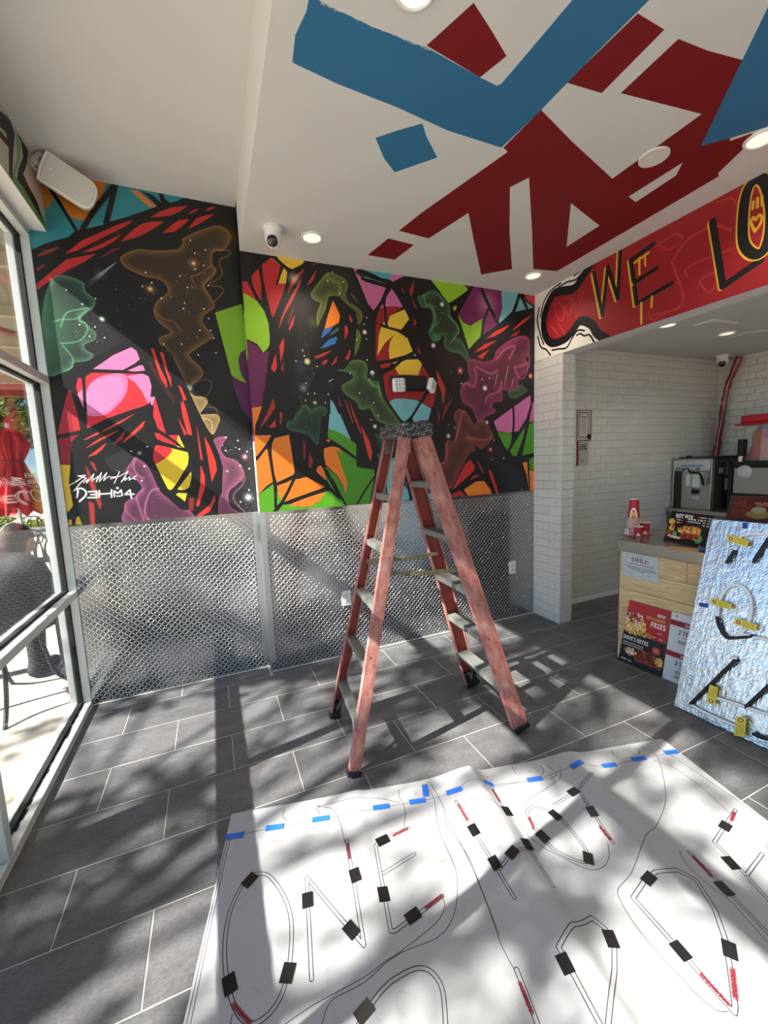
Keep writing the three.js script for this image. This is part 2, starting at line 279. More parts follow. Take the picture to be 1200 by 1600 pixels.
// --- left part ---
{
  const W = 1024, H = 1840, S = painter(W, H, BK, (u, v) => { const p = at(u, v, 'z', ZL); return [p.x / XS, (HHIGH - p.y) / (HHIGH - HP)]; });
  const A = [40, 280, 6], B = [200, 300, 6], C = [60, 440, 6], D = [210, 480, 6], E = [80, 620, 6], F = [220, 620, 6];
  S.zone(...A).fill('#2f8593', [-60, 380, 20, 480, 50, 665, 180, 605, 300, 570, 400, 545, 460, 490, 560, 470, 720, 430, 790, 400, 1000, 340, 1200, 275, 1560, 170, 1500, 90, 600, -180, -60, -180]);
  S.fill('#c8741f', [120, -120, 150, 100, 185, 270, 230, 215, 275, 170, 330, 200, 400, 330, 480, 372, 570, 372, 640, 300, 700, 190, 720, -100], true, 6);
  S.line(BK, 4.2, [225, 80, 320, 230, 480, 490], false, 2).line(BK, 7, [530, 475, 640, 300, 830, 60], true, 2).line(BK, 7.5, [755, 410, 800, 230, 845, 40], true, 2);
  S.zone(...B).fill('#d87a35', [20, -20, 90, -10, 170, 60, 265, 140, 215, 150, 120, 75], false, 2).fill(BK, [120, -10, 200, 60, 290, 150, 370, 170, 600, 60, 520, 60, 400, 110, 340, 60, 330, 10, 280, 0, 310, 100, 230, 30]);
  S.fill(BK, [0, 230, 260, 140, 560, 60, 820, 120, 1020, 140, 1000, 260, 600, 360, 300, 500, -160, 620]);
  const r = '#bf2826';
  S.zone(...A);
  for (const l of [[100, 985, 380, 755, 450, 740, 660, 700, 560, 770, 380, 860, 200, 970, 115, 1040], [365, 705, 520, 580, 700, 500, 860, 430, 1010, 385, 960, 430, 800, 510, 600, 610, 480, 670], [530, 685, 680, 620, 900, 515, 820, 590, 740, 635, 620, 680]]) S.fill(r, l, false, 1.2);
  for (const l of [[100, 725, 180, 670, 330, 630, 250, 680, 160, 715], [90, 850, 160, 800, 190, 800, 120, 860], [680, 745, 820, 660, 900, 635, 800, 690], [1160, 370, 1200, 340, 1210, 350]]) S.fill('#8a2224', l, false, 3);
  S.zone(...B);
  for (const l of [[-75, 470, 0, 400, 60, 345, 130, 300, 220, 280, 340, 280, 240, 345, 110, 415, 0, 450], [215, 240, 300, 185, 420, 145, 560, 130, 480, 190, 380, 225], [320, 390, 410, 310, 480, 265, 575, 255, 510, 320, 440, 370], [555, 210, 610, 170, 670, 155, 630, 190], [565, 345, 640, 250, 730, 220, 810, 210, 720, 270, 620, 325], [715, 180, 770, 145, 830, 140, 780, 165]]) S.fill(r, l, false, 1.2);
  // amber smoke
  S.haze('150,95,35', 960, 420, 26, 0.5);
  S.smoke('176,122,58', [820, 320, 530, 430, 515, 490, 460, 540, 350, 550, 210, 550, 100, 540, 0, 570, -70, 620, -40, 690, 40, 740, 160, 790, 280, 815, 345, 855, 370, 900, 370, 950, 290, 1010, 255, 1060, 240, 1120, 280, 1210, 390, 1300, 390, 1330, 310, 1360, 290, 1400, 330, 1460, 430, 1580, 530, 1800, 580, 1870, 610, 1800, 700, 1720, 680, 1650, 590, 1560, 580, 1510, 780, 1370, 780, 1330, 700, 1230, 710, 1160, 810, 1080, 780, 1000, 720, 900, 720, 860, 820, 750, 820, 720, 790, 690, 800, 560, 900, 545, 960, 400], 0.26);
  S.wisp('190,130,70', [800, 560, 830, 545, 900, 545, 960, 560, 940, 600, 870, 630, 860, 690, 885, 760, 850, 810, 760, 870, 860, 890, 895, 930, 860, 980, 800, 1030]).wisp('180,120,60', [600, 790, 690, 760, 780, 690, 820, 730, 800, 790, 720, 860, 730, 930, 780, 990]).wisp('170,115,60', [250, 1110, 330, 1190, 430, 1220, 500, 1310]).wisp('170,115,60', [590, 800, 640, 900]);
  S.glow('214,150,80', 615, 670, 11).glow('214,150,80', 208, 910, 12);
  for (const [a, b] of [[165, 755], [485, 790], [625, 575], [710, 690], [583, 455], [725, 545], [135, 885], [222, 852], [312, 997], [752, 878], [556, 895], [520, 1093], [710, 1097], [626, 724], [530, 1042]]) S.dot(a, b, 1.25);
  S.stars(60, 540, 1000, 160, 500, 0.8).stars(30, 620, 700, 150, 150, 0.7).stars(60, 100, 1000, 300, 160, 0.6);
  // green smoke and comet
  S.zone(...C).haze('60,110,80', 90, 480, 45, 0.75).haze('60,110,80', 90, 250, 40, 0.6).haze('60,110,80', 90, 720, 35, 0.5);
  S.smoke('98,168,120', [150, -40, 400, 0, 440, 90, 530, 180, 500, 260, 420, 290, 390, 340, 470, 420, 540, 490, 520, 550, 430, 590, 440, 640, 515, 690, 460, 740, 330, 760, 320, 800, 250, 840, 60, 850, 40, 300], 0.3);
  S.fill('rgba(110,115,110,0.16)', [300, 380, 560, 360, 810, 560, 480, 740], false, 12);  // grey patch paints in the sunlit area under the header shadow edge
  S.wisp('130,210,160', [210, 420, 260, 300, 380, 260, 500, 250]).wisp('130,210,160', [210, 580, 330, 570, 410, 540, 460, 460, 440, 390, 380, 360, 450, 280]).wisp('120,200,150', [230, 600, 320, 720, 310, 800, 250, 840]).wisp('120,200,150', [130, 380, 220, 355, 350, 350, 450, 280]);
  S.glow('190,230,200', 598, 350, 7, 0.4).stars(90, 500, 440, 330, 230, 0.7);
  for (const [a, b] of [[260, 78], [410, 212], [530, 425], [385, 405], [620, 527], [478, 513], [535, 160]]) S.dot(a, b, 1.2);
  S.zone(...A).comet(555, 1010, 862, 770, 5).haze('200,200,200', 700, 890, 14, 0.35);
  // pink, red and yellow letter
  S.zone(...C).fill(BK, [260, 880, 500, 740, 820, 570, 1000, 540, 1200, 620, 1200, 900, 1100, 1000, 200, 1300]);
  S.fill(PNK, [510, 820, 600, 760, 700, 690, 870, 615, 920, 650, 950, 730, 900, 770, 790, 830]).fill(PNK, [830, 835, 950, 785, 980, 785, 1000, 835, 900, 845]);
  S.zone(...E);
  const body = [320, -190, 380, -225, 860, -215, 915, -190, 940, -100, 925, 60, 860, 90, 700, 140, 520, 205, 330, 300];
  S.fill('#d92f3c', body).clipped(body, false, () => { S.fill('#e67bb5', [325, -40, 420, -170, 620, -220, 710, -180, 705, -40, 620, 80, 500, 170, 330, 160], true); S.fill('#ee8ec4', [340, -60, 430, -160, 620, -190, 680, -120, 660, -20, 590, 70, 480, 140, 340, 130], true); S.fill(PNK, [700, -190, 880, -225, 930, -190, 950, -100, 930, 70, 900, 50, 850, -50, 780, -140]); S.fill('#d92f3c', [320, -190, 400, -180, 330, -140]); });
  S.fill('#d92f3c', [230, -90, 250, -180, 285, -170, 298, -60, 300, 60, 270, 20]).fill(PNK, [245, -30, 290, -70, 305, 110, 280, 60]);
  S.fill('#a92533', [60, 340, 140, 0, 165, -65, 185, -50, 250, 180, 275, 320, 60, 365]).fill('#cf3039', [190, 165, 245, 205, 275, 320, 210, 340]).fill('#8f1c2c', [60, 390, 270, 345, 190, 420, 180, 640, 90, 630]);  // the brighter red shard has sunlight painted into its colour
  S.fill('#dcb92f', [80, 635, 180, 640, 165, 800, 205, 1020, 150, 1090, 110, 900]).fill('#dcb92f', [155, 1210, 165, 1150, 190, 1150, 195, 1200]).fill('#dcb92f', [225, 1200, 235, 1130, 260, 1120, 290, 1200]);
  S.line(BK, 4, [300, -200, 320, 120, 322, 330], false).line(BK, 5, [40, 380, 280, 330], false, 2);
  // loop interior
  S.zone(...F).fill(BK, [80, 0, 500, 0, 780, 600, 760, 900, 560, 1130, 420, 1060, 180, 900, 80, 620]);
  S.fill(PNK, [70, 0, 135, 0, 110, 85, 95, 70]).fill('#d92f3c', [115, 180, 120, 60, 140, 0, 180, 0, 300, 230, 350, 340, 330, 420, 270, 370, 160, 300]).fill('#c92f3a', [125, 340, 165, 340, 330, 440, 320, 455, 200, 420, 150, 395]).fill(YEL, [350, 350, 410, 475, 390, 475, 335, 415]).fill('#f3dd86', [310, 445, 385, 478, 350, 472]);
  S.fill('#f2cf34', [130, 470, 200, 460, 440, 520, 450, 570, 440, 640, 390, 720, 320, 840, 300, 870, 250, 875, 180, 760, 120, 630]).fill('#d2303a', [130, 470, 200, 460, 290, 490, 270, 540, 210, 590, 120, 625], true);
  S.fill('#f2cf34', [470, 680, 475, 760, 455, 845, 420, 870, 380, 875, 330, 865, 400, 760]).fill('#f2cf34', [310, 930, 350, 900, 435, 905, 415, 980, 370, 980]).line(BK, 6, [300, 890, 400, 760, 480, 660], false);
  const rs = '#d8362c';
  for (const l of [[350, 200, 430, 350, 410, 350], [520, 250, 580, 600, 560, 580, 540, 420], [595, 370, 650, 470, 710, 620, 715, 680, 665, 800, 640, 640], [560, 640, 600, 740, 600, 860, 540, 1030, 520, 1020, 560, 820], [520, 1115, 650, 1010, 700, 900, 705, 960, 640, 1080, 560, 1120]]) S.fill(rs, l, false, 1.5);
  S.fill('#8c2a24', [450, 950, 500, 950, 490, 1060, 455, 1080], false, 4);
  S.zone(...D).fill(BK, [30, 350, 330, 420, 380, 510, 720, 1200, 300, 1200, 150, 700]);
  for (const l of [[155, 385, 180, 390, 240, 570, 300, 690, 310, 760, 250, 680, 215, 580], [240, 420, 270, 430, 310, 600, 340, 660, 350, 760, 310, 650], [410, 730, 440, 750, 490, 870, 460, 870], [430, 880, 470, 930, 540, 1200, 500, 1190, 450, 1010], [410, 1040, 490, 1190, 470, 1200]]) S.fill(rs, l, false, 1.5);
  S.fill('#7c2620', [90, 370, 115, 430, 110, 440], false, 3).line('rgba(110,30,30,0.5)', 5, [140, 520, 250, 700, 370, 880], true, 6).line('rgba(110,30,30,0.5)', 4, [560, 1050, 610, 1200], true, 5);
  // red streaks of the crossbar
  S.zone(...E).fill(BK, [170, 800, 190, 420, 330, 310, 520, 210, 700, 150, 900, 80, 960, 110, 940, 300, 960, 640, 900, 700, 880, 560, 840, 420, 660, 470, 480, 570, 520, 760, 560, 1200, 300, 1200, 210, 1020]);
  for (const l of [[440, 350, 610, 245, 800, 150, 640, 250], [300, 405, 440, 330, 445, 348, 330, 400], [310, 490, 440, 400, 640, 310, 500, 390], [340, 565, 520, 430, 480, 490, 420, 540], [655, 440, 740, 350, 880, 220, 860, 280, 760, 370]]) S.fill('#e0402e', l, false, 2);
  for (const l of [[570, 455, 640, 380, 700, 310, 660, 400], [360, 605, 400, 620, 430, 700, 410, 690], [320, 640, 350, 690, 400, 800, 470, 1000, 460, 1060, 420, 960, 360, 820], [350, 980, 400, 1000, 410, 1200, 370, 1200]]) S.fill('#a5302a', l, false, 3);
  // violet smoke
  S.fill('rgba(105,100,100,0.28)', [490, 580, 680, 495, 790, 580, 700, 720, 560, 700], false, 10);
  S.smoke('190,98,150', [700, 700, 760, 600, 790, 570, 910, 660, 1030, 900, 1200, 1000, 1320, 1150, 720, 1190, 690, 1040, 710, 980, 800, 930, 850, 850, 780, 760], 0.42, 9);
  S.wisp('225,140,185', [790, 580, 770, 650, 800, 720, 870, 770]).wisp('225,140,185', [1010, 860, 940, 880, 890, 980, 880, 1100, 930, 1170], 7).wisp('215,125,175', [860, 870, 800, 930, 830, 1050, 870, 1160], 7).wisp('200,110,165', [690, 1000, 700, 1070, 780, 1150]);
  S.glow('140,140,150', 828, 528, 7, 0.3).stars(40, 850, 800, 300, 400, 0.8).dot(900, 467, 1.4).dot(872, 650, 1.6).dot(750, 510, 1.3).dot(848, 787, 1.4);
  S.fill(BK, [900, 640, 960, 600, 1020, 720, 1090, 860, 1240, 970, 1300, 1060, 1220, 1060, 1040, 900]);
  S.zone(...F).fill('rgba(95,95,95,0.25)', [680, 350, 760, 210, 1030, 420, 1090, 1080, 760, 1090], false, 8);  // grey wash is painted-in sunlight, its top edge along the header shadow
  S.smoke('204,104,158', [800, 375, 760, 450, 750, 500, 800, 570, 880, 590, 940, 650, 970, 740, 900, 820, 830, 880, 820, 970, 860, 1050, 990, 1120, 740, 1110, 765, 700, 700, 500, 690, 400], 0.42, 9).wisp('205,130,165', [975, 760, 950, 830, 880, 900, 870, 960, 930, 1040, 990, 1090]);
  S.fill(BK, [600, 330, 660, 360, 740, 560, 770, 660, 760, 900, 700, 1000, 690, 900, 715, 680, 700, 600]);
  S.glow('222,120,170', 975, 562, 8, 0.35).glow('225,235,240', 1008, 942, 11, 0.3).stars(45, 900, 450, 160, 130, 0.9).stars(40, 980, 950, 130, 250, 0.8);
  for (const [a, b] of [[798, 380], [910, 410], [924, 490], [996, 513], [795, 503], [1016, 673], [810, 697], [932, 645], [935, 985], [1015, 873]]) S.dot(a, b, 1.4);
  // golden smoke below
  S.zone(...D).smoke('214,178,112', [512, 800, 570, 835, 660, 845, 685, 890, 650, 950, 620, 1005, 760, 1005, 800, 1045, 780, 1110, 730, 1190, 640, 1060, 560, 900], 0.55).wisp('150,110,70', [550, 720, 640, 680, 720, 700, 710, 780, 670, 840]).wisp('150,110,70', [680, 930, 760, 950, 785, 1000]).wisp('240,214,160', [640, 1040, 720, 1070, 730, 1180]).haze('160,190,220', 520, 750, 7, 0.8);
  S.fill(BK, [340, 420, 380, 510, 640, 1060, 720, 1200, 560, 1200, 300, 700]);
  for (const l of [[410, 730, 440, 750, 490, 870, 460, 870], [430, 880, 470, 930, 540, 1200, 500, 1190, 450, 1010], [410, 1040, 490, 1190, 470, 1200], [240, 420, 270, 430, 310, 600, 340, 660, 350, 760, 310, 650]]) S.fill(rs, l, false, 1.5);
  for (const [a, b] of [[460, 14], [650, 15], [695, 107], [612, 218], [443, 346], [765, 430], [598, 448], [742, 290], [275, 346], [714, 218]]) S.dot(a, b, 1.2);
  S.zone(...F); for (const l of [[350, 200, 430, 350, 410, 350], [520, 250, 580, 600, 560, 580, 540, 420], [390, 20, 420, 100, 480, 340, 450, 290, 400, 160]]) S.fill(rs, l, false, 1.5);
  // lime and plum at the corner
  S.zone(...D).fill('#7fae22', [755, 50, 1010, -30, 1120, -60, 1100, 300, 1100, 390, 1060, 390, 1000, 420, 975, 480, 985, 580, 1010, 650, 1055, 715, 990, 690, 910, 640]).fill('#5a1f50', [910, 640, 990, 690, 1055, 715, 1010, 650, 985, 580, 975, 480, 1000, 420, 1060, 390, 1120, 390, 1120, 1060, 1090, 1060, 1000, 940, 930, 760]);
  // signature
  S.zone(...E); const wsp = '#f4f4f0';
  S.line(wsp, 1.3, [170, 830, 240, 790, 320, 735, 250, 742, 330, 762, 280, 800, 210, 885], false, 0.6).line(wsp, 1.2, [300, 805, 345, 775, 330, 810, 400, 722, 380, 790, 440, 745, 420, 800, 470, 710, 450, 795, 520, 712, 490, 785, 540, 745, 560, 755, 610, 748], false, 0.6).line(wsp, 1.2, [640, 700, 590, 812], false, 0.6).line(wsp, 1.2, [555, 770, 640, 745, 720, 700, 655, 800, 700, 752, 690, 785, 740, 747, 730, 782, 800, 738, 765, 765, 790, 775], false, 0.6);
  S.line(wsp, 2.4, [250, 880, 240, 945], false, 1.5).line(wsp, 2.4, [222, 872, 280, 858, 325, 890, 318, 930, 265, 980], true, 1.5).line(wsp, 2.2, [350, 890, 425, 886, 425, 945, 345, 945], false, 1.5).line(wsp, 2, [370, 918, 425, 916], false, 1.5).line(wsp, 2.2, [450, 880, 450, 940], false, 1.5).line(wsp, 2.2, [450, 912, 565, 905], false, 1.5).line(wsp, 2.2, [565, 872, 565, 942], false, 1.5).line(wsp, 2, [592, 935, 590, 882, 625, 905, 655, 872, 665, 925], false, 1.5).line(wsp, 1.6, [612, 932, 650, 930], false, 1).line(wsp, 1.5, [612, 853, 622, 848, 628, 858, 616, 862], true, 1).line(wsp, 2.2, [752, 950, 738, 872, 690, 916, 775, 912], false, 1.5);
  const o = mesh('mural_painting', quad(V(0.001, HP, ZL + 0.002), V(XS, HP, ZL + 0.002), V(XS, HHIGH, ZL + 0.002), V(0.001, HHIGH, ZL + 0.002)), M('#ffffff', { map: ctex(S.c), roughness: 0.5 }), scene.getObjectByName('wall_back_left'));
  o.userData.label = 'graffiti mural with amber smoke, pink disc and a white signature';
}
// --- right part ---
{
  const W = 2048, H = 1430, S = painter(W, H, BK, (u, v) => { const p = at(u, v, 'z', 0); return [(p.x - XS) / (XR - XS), (HLOW - p.y) / (HLOW - HP)]; });
  const G = [370, 390, 7.5], Hh = [370, 530, 7.5], I = [390, 650, 7.5], J = [500, 400, 7.5], K = [520, 530, 7.5], L = [640, 410, 6], Q = [660, 570, 6.6667], N = [520, 650, 6];
  const F = (col, ...ls) => { for (const l of ls) S.fill(col, l); }, soft = (col, s, ...ls) => { for (const l of ls) S.fill(col, l, false, s); };
  S.zone(...G).fill('#1f1a19', [760, 620, 980, 300, 1300, 200, 1500, 700, 1400, 1500, 900, 1900, 640, 1700], false, 10);
  S.zone(...K).fill('#141414', [250, 0, 500, 0, 520, 300, 600, 800, 820, 1000, 400, 1200, 250, 800, 0, 600, 0, 350], false, 8);
  S.zone(...Q).fill('#1b1312', [250, 0, 700, -200, 1160, 0, 1160, 300, 740, 600, 900, 950, 1100, 1330, 880, 1330, 700, 1050, 480, 950, 290, 1290, 90, 700], false, 8).haze('20,35,60', 950, 1200, 26, 0.7);
  S.zone(...L).fill('#1a1211', [80, 300, 260, 260, 560, 880, 800, 950, 700, 1200, 400, 1200, 200, 800], false, 6);
  // left letter, lime and plum
  S.zone(...G); F(YEL, [465, 75, 640, 80, 800, 125, 770, 170, 650, 230, 600, 210, 490, 115], [550, 215, 590, 260, 575, 400, 485, 398, 520, 290]);
  F(RED, [290, 180, 390, 105, 430, 115, 515, 195, 490, 290, 450, 430, 485, 396, 572, 400, 540, 520, 430, 790, 410, 780, 340, 500, 310, 340], [170, 310, 255, 220, 285, 400, 290, 610, 230, 520, 180, 400], [20, 375, 120, 375, 230, 585, 150, 545, 20, 480]);
  S.line('#d8a03a', 0.9, [390, 105, 430, 115, 515, 195], false);
  F(LIME, [20, 480, 150, 545, 235, 600, 320, 720, 370, 860, 385, 1000, 385, 1120, 350, 1170, 310, 1210, 240, 1110, 115, 1045, 20, 1200]);
  soft('#c83a3c', 2, [800, 220, 700, 300, 640, 370, 590, 540, 640, 440, 720, 330], [750, 350, 680, 470, 590, 640, 520, 800, 490, 930, 560, 760, 640, 620, 740, 420], [945, 230, 870, 330, 815, 430, 880, 380], [680, 760, 610, 920, 615, 960, 660, 880], [545, 1040, 500, 1130, 515, 1330, 550, 1180]);
  S.haze('255,235,210', 665, 340, 13, 0.75).line('rgba(160,40,40,0.6)', 3, [660, 690, 600, 860], true, 4).line('rgba(170,40,60,0.6)', 3, [960, 150, 890, 180], true, 3);
  S.zone(...Hh); F(PUR, [60, 20, 120, 5, 170, 40, 240, 80, 305, 170, 370, 130, 380, 150, 350, 400, 320, 600, 290, 780, 120, 810, 60, 500]); F(ORG, [120, 812, 295, 785, 260, 900, 215, 1010, 215, 1210, 120, 1210]);
  F('#d8362c', [545, -20, 555, 60, 515, 210, 500, 90], [455, 170, 470, 330, 440, 390, 400, 340]); soft('#a82e2a', 2.5, [550, 250, 525, 340, 560, 480, 540, 400], [425, 690, 450, 800, 330, 980, 270, 1040, 340, 900, 400, 770], [505, 850, 535, 870, 520, 1000, 505, 990]); F('#c62d31', [370, 1040, 450, 945, 460, 1025]);
  S.fill(BK, [390, 0, 500, 0, 400, 350, 350, 400]).fill(BK, [205, 1080, 330, 1090, 600, 1060, 650, 1120, 560, 1130, 300, 1130, 215, 1110]);
  F('#d8362c', [455, 170, 470, 330, 440, 390, 400, 340]);
  // green smokes
  S.zone(...J).smoke('146,160,70', [85, 200, -30, 330, -105, 445, -60, 520, 5, 555, -35, 685, -30, 800, -10, 860, 50, 700, 100, 480, 220, 465, 235, 400, 230, 330, 150, 285, 100, 260], 0.35).smoke('130,158,60', [100, 200, 230, 240, 310, 300, 320, 370, 300, 450, 330, 540, 430, 600, 490, 680, 480, 760, 435, 800, 430, 720, 380, 640, 310, 560, 235, 470, 240, 350, 180, 290, 110, 260], 0.3).smoke('120,158,60', [430, 870, 470, 930, 460, 1040, 400, 1170, 420, 1000], 0.35).comet(460, 560, 350, 430, 2.2);
  S.haze('150,170,70', -80, 780, 12, 0.35);
  S.zone(...K).smoke('104,150,70', [40, 350, 110, 310, 240, 250, 350, 255, 395, 300, 405, 390, 390, 430, 440, 490, 530, 500, 550, 560, 570, 660, 650, 790, 780, 980, 700, 1010, 610, 1020, 620, 990, 530, 960, 470, 870, 430, 810, 320, 820, 280, 740, 150, 640, 105, 570, 140, 520, 230, 470, 235, 420, 200, 390, 100, 370], 0.3, 9).smoke('70,140,80', [470, 1160, 520, 1120, 560, 1150, 700, 1300, 600, 1500, 520, 1350], 0.3).wisp('110,190,110', [430, 490, 480, 550, 530, 560, 560, 640], 8);
  S.zone(...Hh).smoke('72,128,92', [600, 965, 650, 960, 710, 860, 790, 770, 830, 790, 880, 825, 960, 790, 1010, 790, 1055, 830, 1030, 920, 1000, 1060, 960, 1200, 930, 1230, 850, 1130, 770, 1100, 600, 1050], 0.32);
  S.comet(990, 545, 1140, 462, 4).haze('210,215,225', 780, 570, 9, 0.6).haze('60,80,140', 750, 330, 14, 0.4).haze('60,80,140', 870, 520, 14, 0.4).glow('210,205,110', 825, 262, 6.5, 0.6).glow('130,210,150', 915, 745, 5.5, 0.35).stars(60, 800, 600, 170, 600, 0.7).stars(25, 790, 100, 80, 200, 0.7);
  for (const [a, b] of [[692, 255], [770, 130], [790, 195], [810, 517], [806, 718], [1070, 645], [1037, 745], [835, 640], [910, 636], [940, 318]]) S.dot(a, b, 1.1);
  // inner counter of the R
  S.zone(...J); S.fill(BK, [150, 470, 230, 490, 330, 580, 420, 660, 440, 760, 420, 960, 400, 1180, 280, 1330, 60, 1330, -130, 1200, -60, 900, 60, 640]);
  F(ORG, [150, 520, 190, 600, 235, 700, 220, 780, 150, 825, 50, 855, 90, 700]); F('#2f6bb0', [45, 860, 150, 825, 130, 870, 15, 970, 20, 930], [0, 1085, 100, 980, 190, 945, 200, 970, 180, 1030, 60, 1075]); F('#4d5a68', [130, 900, 230, 825, 210, 880, 110, 940]);
  soft('#b8322c', 1.5, [290, 810, 320, 830, 330, 900, 290, 980, 290, 880], [340, 680, 380, 750, 370, 790, 345, 740], [300, 1195, 350, 1095, 360, 1110, 330, 1220, 300, 1210], [140, 1105, 40, 1175, -50, 1200, -70, 1180, 40, 1140], [70, 1210, 20, 1255, 40, 1280, 90, 1240], [200, 1170, 130, 1290, 190, 1240], [270, 580, 285, 610, 280, 620]);
  S.fill(BK, [-30, 1330, 90, 1320, 110, 1600, -160, 1600]);
  // middle letter: pink, teal, yellow and red
  F(PNK2, [380, 130, 470, 145, 405, 185], [405, 185, 500, 260, 520, 300, 770, 375, 720, 500, 640, 655, 560, 560, 480, 360], [860, 205, 1000, 230, 940, 260, 850, 305, 810, 275], [840, 385, 900, 470, 970, 600, 850, 590, 760, 600, 775, 480], [735, 560, 745, 605, 690, 625]);
  F(TEAL, [440, 140, 860, 205, 810, 275, 720, 260, 600, 200], [500, 230, 640, 280, 770, 320, 700, 320, 560, 290]);
  F(DRED, [655, 770, 680, 650, 750, 605, 850, 590, 970, 600, 820, 700, 790, 790, 750, 780, 700, 800], [650, 790, 715, 810, 680, 950, 670, 1150, 650, 1210]); F(YEL, [790, 790, 820, 700, 990, 625, 1045, 740, 950, 865, 800, 830], [715, 830, 800, 855, 900, 885, 990, 940, 1085, 1120, 1050, 1150, 820, 1210, 680, 1210, 670, 1150, 680, 960]); F('#f3e3a0', [750, 770, 765, 812, 735, 802]);
  F(DRED, [875, 920, 820, 1000, 805, 1100, 815, 1215, 660, 1235, 680, 1150, 760, 1020]);
  S.line(BK, 3.2, [760, 600, 775, 830], true, 1).line(BK, 3, [490, 268, 640, 300, 790, 345], true, 1).line(BK, 4, [640, 650, 730, 520, 810, 370], true);
  soft('#b02c2c', 2, [1105, 280, 1050, 400, 1065, 480, 1090, 400], [950, 390, 980, 430, 990, 440, 970, 380], [1070, 500, 1150, 640, 1100, 580], [1100, 730, 1130, 780, 1100, 830], [1140, 1030, 1180, 1150, 1150, 1130]);
  S.glow('205,200,150', 523, 893, 4.2, 0.7); for (const [a, b] of [[545, 722], [515, 802], [545, 973], [430, 982], [228, 440], [88, 290], [270, 305], [145, 192]]) S.dot(a, b, 1);
  S.zone(...K); F(DRED, [510, -20, 540, -20, 520, 190, 560, 240, 665, 235, 510, 252]); F(YEL, [690, -10, 870, -20, 935, 140, 900, 170, 665, 230, 655, 120], [680, 265, 800, 235, 720, 290], [710, 310, 860, 240, 1000, 235, 1045, 295, 1000, 425, 770, 415]); F('#b8272d', [540, 310, 670, 265, 690, 290, 640, 330, 580, 340]);
  F(DRED, [590, 430, 620, 380, 700, 320, 770, 420, 1000, 425, 1050, 310, 1150, 460, 1140, 540, 1050, 720, 900, 700, 800, 695, 655, 735, 610, 600], [1050, 720, 1200, 550, 1200, 680, 1155, 820, 1080, 760]);
  F(SKYB, [660, 735, 720, 700, 830, 695, 960, 710, 1030, 735, 930, 890, 840, 968, 800, 940, 700, 800], [1040, 740, 1150, 830, 1120, 940, 950, 975, 930, 930, 1000, 800]); F('#6b2f70', [940, 985, 1020, 950, 1120, 945, 1105, 1010]);
  S.line(BK, 4, [490, 275, 700, 255, 955, 175], true, 1).line(BK, 3.6, [600, 390, 720, 320, 840, 215, 940, 160], true, 1).line(BK, 3.4, [845, 985, 930, 900, 1040, 720, 1140, 550], true, 1);
  F('#c7c29a', [945, 195, 960, 170, 975, 200]); S.glow('225,230,225', 462, 393, 4, 0.7).glow('225,230,225', 493, 1022, 4.5, 0.5).haze('90,150,130', 465, 430, 5, 0.7); for (const [a, b] of [[400, 243], [203, 397], [313, 631], [478, 746], [532, 899], [430, 474], [447, 943]]) S.dot(a, b, 1.1);
  F(SKYB, [-30, 700, 10, 750, 80, 900, 205, 1195, 120, 1130, -30, 1055]); F(GRN, [-30, 1055, 120, 1115, 210, 1210, -30, 1220]);
  S.fill(BK, [-60, 600, 20, 600, 330, 830, 440, 1030, 520, 1180, 560, 1340, 440, 1350, 330, 1300, 230, 1220, 60, 820]);
  soft('#b93029', 1.6, [200, 730, 260, 900, 340, 1100, 320, 1100, 230, 870], [130, 700, 165, 760, 240, 980, 230, 980], [60, 670, 100, 780, 90, 790], [330, 1010, 440, 1220, 420, 1330, 380, 1200]);
  // left leg of the R, oranges and greens below
  S.zone(...I); F(SKYB, [930, -20, 1060, -20, 1185, 275, 1050, 190, 915, 150]); F(GRN, [915, 155, 1000, 170, 1100, 220, 1250, 330, 1250, 480, 1020, 330, 915, 250], [860, 590, 900, 600, 1000, 680, 1080, 790, 1130, 920, 1140, 800, 1145, 640, 1110, 480, 1050, 360, 1250, 500, 1250, 1060, 1130, 1060, 980, 760, 920, 640]);
  F(ORG, [10, 225, 255, 225, 200, 320, 90, 470, 10, 480], [20, 560, 90, 520, 190, 390, 215, 390, 250, 600, 290, 760, 200, 820, 120, 905, 30, 990], [260, 330, 290, 260, 460, 220, 490, 400, 530, 660, 510, 690, 320, 780, 290, 680, 260, 460], [320, 820, 500, 740, 440, 870, 370, 990, 330, 900], [590, 735, 660, 710, 880, 830, 840, 860, 400, 1015, 540, 740], [870, 380, 960, 355, 1050, 370, 1110, 480, 1145, 650, 1140, 800, 1130, 920, 1090, 800, 1020, 690, 890, 570, 870, 460], [780, 640, 800, 590, 840, 580, 880, 660, 900, 760, 800, 670], [890, 285, 930, 270, 1010, 330, 950, 320]);
  F('#5aa81f', [30, 990, 120, 912, 280, 790, 300, 850, 310, 1050, 280, 1120, 30, 1150], [310, 870, 380, 990, 320, 1050], [310, 1140, 390, 1040, 490, 1030, 560, 1065, 680, 1065, 790, 1020, 880, 880, 950, 880, 1050, 970, 1140, 1075]); S.fill(ORG, [480, 1032, 850, 900, 850, 950, 780, 1020, 680, 1060, 560, 1060], true);
  F('#5aa81f', [870, 590, 910, 760, 960, 840, 1000, 880, 980, 780]);
  soft('#a82e2a', 2, [700, 430, 740, 520, 720, 600, 695, 610], [630, 260, 650, 340, 645, 520, 635, 500]);
